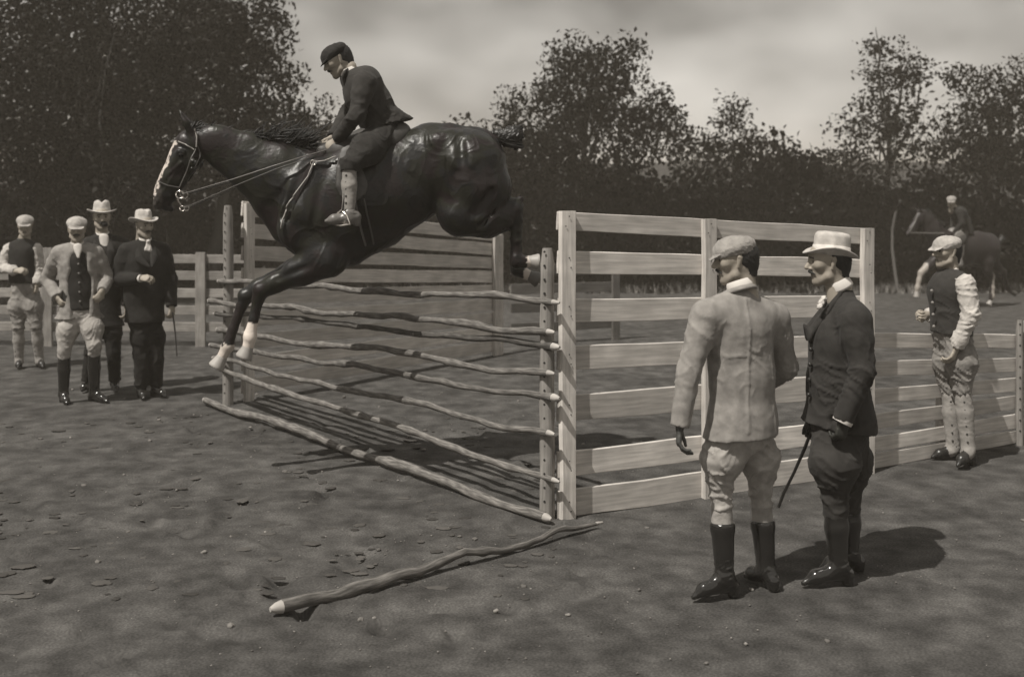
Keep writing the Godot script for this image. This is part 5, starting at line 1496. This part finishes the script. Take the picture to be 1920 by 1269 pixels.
func tree(label: String, at: Vector3, lobes: Array, per: float, sd: int, trunk := 0.12, pale := 0.03, tone := 0.125, lean := Vector3.ZERO, called := "tree") -> void:
	at.y = ground_height(at.x, at.z)
	var o := thing(called, label, "tree", at, 0.0, "")
	var r := RandomNumberGenerator.new()
	r.seed = sd
	var st := SurfaceTool.new()
	st.begin(Mesh.PRIMITIVE_TRIANGLES)
	var top := Vector3.ZERO
	for q in lobes: top += Vector3(q.x, q.y, q.z) / lobes.size()
	top += lean
	var pts := []
	for i in 9:
		var t := i / 8.0
		pts.append(Vector4(top.x * t * t + r.randf_range(-0.05, 0.05), -0.2 + (top.y + 0.3) * t, top.z * t * t + r.randf_range(-0.05, 0.05), trunk * (1.25 - t) * (1.35 if i == 0 else 1.0) + 0.01))
	add_tube(st, pts, 8, 0.25, sd)
	for q in lobes:
		var k := 3 + r.randi() % 4
		branch_to(st, Vector3(pts[k].x, pts[k].y, pts[k].z), Vector3(q.x, q.y + q.w * 0.3, q.z), trunk * 0.5, 0.012, r)
		for j in 3:
			var e: Vector3 = Vector3(q.x, q.y, q.z) + Vector3(r.randf_range(-1, 1), r.randf_range(-0.1, 1.0), r.randf_range(-1, 1)).normalized() * q.w * 1.05
			branch_to(st, Vector3(q.x, q.y - q.w * 0.4, q.z), e, trunk * 0.25, 0.006, r)
	st.generate_normals()
	put("trunk", st.commit(), mat(0.05, 0.9, {"tex": "streak", "bump": "bump", "bs": 0.6}), o)
	tag(foliage("crown", lobes, per, 0.85, mat(tone, 0.6, {"vc": true, "warm": 0.9, "back": 0.25, "spec": 0.35}), o, sd, 1.0, pale), "", "", "", "stuff")

func lobes_at(at: Vector3, list: Array) -> Array:   # from places in the world to places about the foot of the tree
	var out := []
	for q in list: out.append(Vector4(q[0].x - at.x, q[0].y, q[0].z - at.z, q[1]))
	return out

func make_wood() -> void:
	for i in 3: sprays.append(spray_mesh(16, 0.24, 0.115, 300 + i))
	# the rising ground behind the first trees
	var st := SurfaceTool.new()
	st.begin(Mesh.PRIMITIVE_TRIANGLES)
	st.set_smooth_group(1)
	var n := FastNoiseLite.new()
	n.seed = 77
	n.frequency = 0.12
	var hgt := func(x: float, k: int) -> Vector3:
		var t := k / 6.0
		return Vector3(x, -0.6 + 4.3 * sqrt(t) + 1.2 * n.get_noise_2d(x, k * 2.0) * t, -33.0 - 22.0 * t)
	for i in 50:
		for k in 6:
			var x0 := -75.0 + i * 3.0
			var q := [hgt.call(x0, k), hgt.call(x0 + 3.0, k), hgt.call(x0, k + 1), hgt.call(x0 + 3.0, k + 1)]
			for w in [q[0], q[2], q[1], q[1], q[2], q[3]]: st.add_vertex(w)
	st.index()
	st.generate_normals()
	tag(put("hill", st.commit(), mat(0.05, 0.95, {"tex": "mottle", "bump": "bump", "bs": 6.0, "scale": Vector3(0.3, 0.3, 0.3)})), "", "", "", "structure")
	# thick undergrowth along the edge of the wood
	rng.seed = 88
	var low := []
	for i in 130:
		var x := -24.0 + i * 0.38 + rng.randf_range(-0.3, 0.3)
		var z := rng.randf_range(-30.5, -26.8)
		var r := rng.randf_range(0.9, 1.45)
		low.append(Vector4(x, rng.randf_range(0.3, 2.1) + (rng.randf_range(0.2, 1.1) if rng.randf() < 0.3 else 0.0), z, r * rng.randf_range(0.7, 1.05)))
		low.append(Vector4(x + 0.2, rng.randf_range(0.0, 0.8), z + 0.8, r * 0.85))
	tag(foliage("undergrowth", low, 120.0, 0.9, mat(0.11, 0.65, {"vc": true, "warm": 1.0, "back": 0.08, "spec": 0.3}), self, 501, 1.5, 0.004), "dark undergrowth massed along the edge of the wood", "undergrowth", "", "stuff")
	# trees one can tell apart
	var a := Vector3(-9.662, 0.39, -24)
	tree("great dark tree filling the upper left corner, light catching a few leaves", a, lobes_at(a, [[Vector3(-10.736, 5.877, -24), 2.0], [Vector3(-8.889, 6.079, -24.5), 2.0], [Vector3(-9.488, 4, -23), 1.7], [Vector3(-7.515, 5.042, -24), 1.6], [Vector3(-10.736, 2.895, -24), 1.5], [Vector3(-9.066, 2.895, -24), 1.4], [Vector3(-8.325, 3.677, -25), 1.5], [Vector3(-9.125, 4.978, -25.5), 1.6], [Vector3(-7.58, 6.287, -25), 1.3], [Vector3(-6.585, 6.535, -25), 1.2], [Vector3(-11.446, 4.983, -24.5), 1.6], [Vector3(-10.437, 7.032, -25), 1.6]]), 270.0, 601, 0.2, 0.12)
	a = Vector3(-6.819, 0.356, -24.5)
	tree("broad leafy tree behind the jumping horse's head and neck", a, lobes_at(a, [[Vector3(-6.819, 5.592, -24.5), 1.25], [Vector3(-6.088, 4.496, -24.5), 1.2], [Vector3(-6.918, 3.849, -24), 1.4], [Vector3(-5.591, 3.553, -25), 1.1], [Vector3(-5.716, 5.666, -25), 0.5], [Vector3(-4.597, 3.367, -25), 0.7]]), 250.0, 602, 0.14, 0.2)
	a = Vector3(-5.169, -0.003, -26)
	tree("thin tree with ragged crown against the sky, left of the rider", a, lobes_at(a, [[Vector3(-5.363, 5.037, -26), 0.42], [Vector3(-4.781, 4.326, -26), 0.45], [Vector3(-5.04, 3.615, -26), 0.7], [Vector3(-4.135, 3.292, -26), 0.6], [Vector3(-5.686, 6.329, -26), 0.42]]), 190.0, 603, 0.06, 0.02)
	a = Vector3(-8.499, 0.043, -22.5)
	tree("slim bent sapling with dark bare stem among the leaves, far left", a, lobes_at(a, [[Vector3(-8.331, 2.391, -22.5), 0.9], [Vector3(-9.394, 1.944, -22.5), 1.0], [Vector3(-7.545, 2.4, -23), 1.0]]), 200.0, 604, 0.05, 0.0)
	a = Vector3(-10.746, 0, -23)
	tree("low dark tree standing behind the waistcoated man furthest left", a, lobes_at(a, [[Vector3(-10.974, 1.6, -23), 1.2], [Vector3(-9.717, 1.143, -23), 1.0], [Vector3(-12.003, 3.315, -23), 1.6]]), 220.0, 605, 0.08, 0.0)
	a = Vector3(1.809, 0.121, -28)
	tree("rounded bushy tree behind the horse's tail, rising above the tall wing", a, lobes_at(a, [[Vector3(1.67, 4.992, -28), 1.15], [Vector3(0.557, 4.157, -28), 1.2], [Vector3(3.062, 4.714, -28), 1.15], [Vector3(2.05, 3.572, -27.5), 1.5], [Vector3(0, 3.322, -28), 1.0], [Vector3(3.757, 3.74, -28), 1.0], [Vector3(1.6, 5.827, -28), 0.7], [Vector3(2.853, 5.966, -28), 0.6], [Vector3(2.227, 5.549, -28), 0.8]]), 230.0, 606, 0.13, 0.14)
	a = Vector3(5.949, 0.088, -28.5)
	tree("small pointed tree in the gap between the two larger crowns", a, lobes_at(a, [[Vector3(5.836, 4.55, -28.5), 0.5], [Vector3(5.836, 3.629, -28.5), 0.8], [Vector3(6.799, 3.062, -28.5), 0.7], [Vector3(4.958, 3.204, -28.5), 0.8]]), 190.0, 607, 0.06, 0.03)
	a = Vector3(10.512, -0.311, -30)
	tree("tall thin-leaved tree standing against the sky above the far rider", a, lobes_at(a, [[Vector3(10.363, 6.473, -30), 0.55], [Vector3(10.885, 5.877, -30), 0.6], [Vector3(10.139, 5.653, -30), 0.5], [Vector3(11.407, 5.653, -30), 0.5], [Vector3(10.586, 4.758, -30), 0.9], [Vector3(9.543, 4.237, -30), 0.55], [Vector3(11.183, 3.938, -30), 0.9], [Vector3(10.288, 3.566, -30), 1.0]]), 130.0, 608, 0.1, 0.04, 0.12)
	a = Vector3(13.116, -0.234, -29)
	tree("spreading tree at the right edge, darker than its thin-leaved neighbour", a, lobes_at(a, [[Vector3(12.251, 5.387, -29), 0.55], [Vector3(13.26, 4.883, -29), 0.8], [Vector3(13.981, 5.531, -29), 0.7], [Vector3(12.54, 4.234, -29), 0.8], [Vector3(13.549, 3.874, -29), 1.1], [Vector3(11.963, 3.441, -29), 0.9]]), 210.0, 609, 0.12, 0.1)
	for q in [[Vector3(-1.585, -0.522, -29), [[Vector3(-1.658, 3.081, -29), 0.9], [Vector3(-0.865, 2.937, -29), 0.9], [Vector3(-2.45, 2.937, -29), 0.9]], "low dark tree hidden mostly behind the horse's rump", 610], [Vector3(8.36, -0.522, -29), [[Vector3(8.36, 2.937, -29), 0.85], [Vector3(7.639, 2.793, -29), 0.9], [Vector3(9.081, 2.793, -29), 0.9]], "low round tree behind the pale hat of the dark coated man", 611]]:
		a = q[0]
		tree(q[2], a, lobes_at(a, q[1]), 210.0, q[3], 0.07, 0.03)
	# a pale bare trunk and grass at the wood's edge
	st = SurfaceTool.new()
	st.begin(Mesh.PRIMITIVE_TRIANGLES)
	var pr := RandomNumberGenerator.new()
	pr.seed = 31
	branch_to(st, Vector3(0, -0.2, 0), Vector3(0.05, 2.2, -0.1), 0.05, 0.025, pr)
	branch_to(st, Vector3(0, 0.0, 0), Vector3(-0.12, -0.1, 0.2), 0.05, 0.03, pr)
	st.generate_normals()
	var pt := Vector3(9.263, -0.29, -25.6)
	pt.y = ground_height(pt.x, pt.z)
	var bt := thing("dead_sapling", "pale bare trunk at the edge of the wood, left of the far horse", "tree", pt)
	put("trunk", st.commit(), mat(0.11, 0.85, {"tex": "streak"}), bt)
	var bare := [["slim dark bare stem leaning right, farthest left before the wood", Vector3(-10.174, -0.058, -23), Vector3(-10.517, 4.458, -23), 0.035, 0.05], ["dark forked stem rising above the hats of the left group", Vector3(-8.144, -0.19, -22.6), Vector3(-8.368, 5.426, -22.6), 0.045, 0.05], ["dark bare sapling close to the horse's muzzle", Vector3(-7.327, -0.268, -23.4), Vector3(-8.781, 4.733, -23.4), 0.04, 0.05]]
	for q in bare:
		var f0: Vector3 = q[1]
		f0.y = ground_height(f0.x, f0.z)
		var o := thing("sapling", q[0], "tree", f0)
		st = SurfaceTool.new()
		st.begin(Mesh.PRIMITIVE_TRIANGLES)
		var e: Vector3 = q[2] - f0
		branch_to(st, Vector3(0, -0.2, 0), e, q[3], 0.008, pr)
		for k in 4:
			var a0 := e * pr.randf_range(0.4, 0.8)
			branch_to(st, a0, a0 + Vector3(pr.randf_range(-0.7, 0.7), pr.randf_range(0.3, 0.9), pr.randf_range(-0.1, 0.3)), q[3] * 0.4, 0.004, pr)
		st.generate_normals()
		put("trunk", st.commit(), mat(q[4], 0.85, {"tex": "streak"}), o)
	var blade := SurfaceTool.new()
	blade.begin(Mesh.PRIMITIVE_TRIANGLES)
	for i in 14:
		var t := pr.randf() * TAU
		var c := Vector3(cos(t), 0, sin(t)) * pr.randf() * 0.09
		var tip := c + Vector3(pr.randf_range(-0.08, 0.08), pr.randf_range(0.1, 0.24), pr.randf_range(-0.08, 0.08))
		var sx := Vector3(sin(t), 0, cos(t)) * 0.007
		for w in [c - sx, tip, c + sx]:
			blade.set_normal(Vector3(0, 0.6, 0.8))
			blade.add_vertex(w)
	var mm := MultiMesh.new()
	mm.transform_format = MultiMesh.TRANSFORM_3D
	mm.use_colors = true
	mm.mesh = blade.commit()
	mm.instance_count = 1500
	for i in mm.instance_count:
		var x := pr.randf_range(-15.0, 15.5)
		var z := -25.6 + pr.randf_range(-0.8, 0.35)
		var s := pr.randf_range(0.5, 1.25)
		mm.set_instance_transform(i, Transform3D(Basis(Vector3.UP, pr.randf() * TAU).scaled(Vector3(s, s, s)), Vector3(x, ground_height(x, z) - 0.01, z)))
		var g := pr.randf_range(0.5, 1.3)
		mm.set_instance_color(i, Color(g, g, g))
	var gm := MultiMeshInstance3D.new()
	gm.name = "grass"
	gm.multimesh = mm
	gm.material_override = mat(0.2, 0.8, {"vc": true})
	add_child(gm)
	tag(gm, "pale dry grass fringing the edge of the wood", "grass", "", "stuff")


# ---------------------------------------------------------------- the scene
const GROUND := 0.185
const SKY := 0.42

func _ready() -> void:
	var cam := Camera3D.new()
	cam.name = "camera"
	cam.projection = Camera3D.PROJECTION_FRUSTUM
	cam.near = 0.1
	cam.size = 0.1 * 1269.0 / 2012.0
	cam.frustum_offset = Vector2(0, -0.1 * 269.5 / 2012.0)
	cam.far = 900.0
	cam.position = Vector3(0, 2, 0)
	add_child(cam)
	cam.current = true
	var env := Environment.new()
	env.background_mode = Environment.BG_SKY
	var sky := Sky.new()
	var pm := PanoramaSkyMaterial.new()
	pm.panorama = ImageTexture.create_from_image(make_sky())
	sky.sky_material = pm
	env.sky = sky
	env.tonemap_mode = Environment.TONE_MAPPER_LINEAR
	env.tonemap_exposure = 0.93
	env.fog_enabled = true
	env.fog_mode = Environment.FOG_MODE_EXPONENTIAL
	env.fog_density = 0.003
	env.fog_light_color = Color(0.86, 0.82, 0.76)
	env.sdfgi_enabled = true
	env.ssao_enabled = true
	env.ssil_enabled = true
	var we := WorldEnvironment.new()
	we.name = "world_environment"
	we.environment = env
	var lens := CameraAttributesPhysical.new()
	lens.frustum_focal_length = 50.0
	lens.frustum_focus_distance = 6.4
	lens.exposure_aperture = 3.0
	we.camera_attributes = lens
	add_child(we)
	var sun := DirectionalLight3D.new()
	sun.name = "sun"
	sun.light_energy = 1.6
	sun.light_color = Color(1.0, 0.98, 0.945)
	sun.light_angular_distance = 0.6
	sun.shadow_enabled = true
	add_child(sun)
	sun.look_at_from_position(Vector3.ZERO, Vector3(0.76, -1.7, -0.76), Vector3.UP)
	textures()
	make_ground()
	make_fences()
	make_wood()
	make_horse()
	make_people()
	make_far_rider()

const HORSE_AT := Vector3(-0.98, 0, -7.6)
const HORSE_TURN := 0.11
const A_AT := Vector3(1.108, 0, -5.37)
const B_AT := Vector3(1.695, 0, -5.59)
const C_AT := Vector3(3.32, 0, -8.05)
const D_AT := Vector3(-4.15, 0, -10.3)
const E_AT := Vector3(-3.59, 0, -10.55)
const Q_AT := Vector3(-4.15, 0, -10.9)
const G_AT := Vector3(-5.62, 0, -12.4)
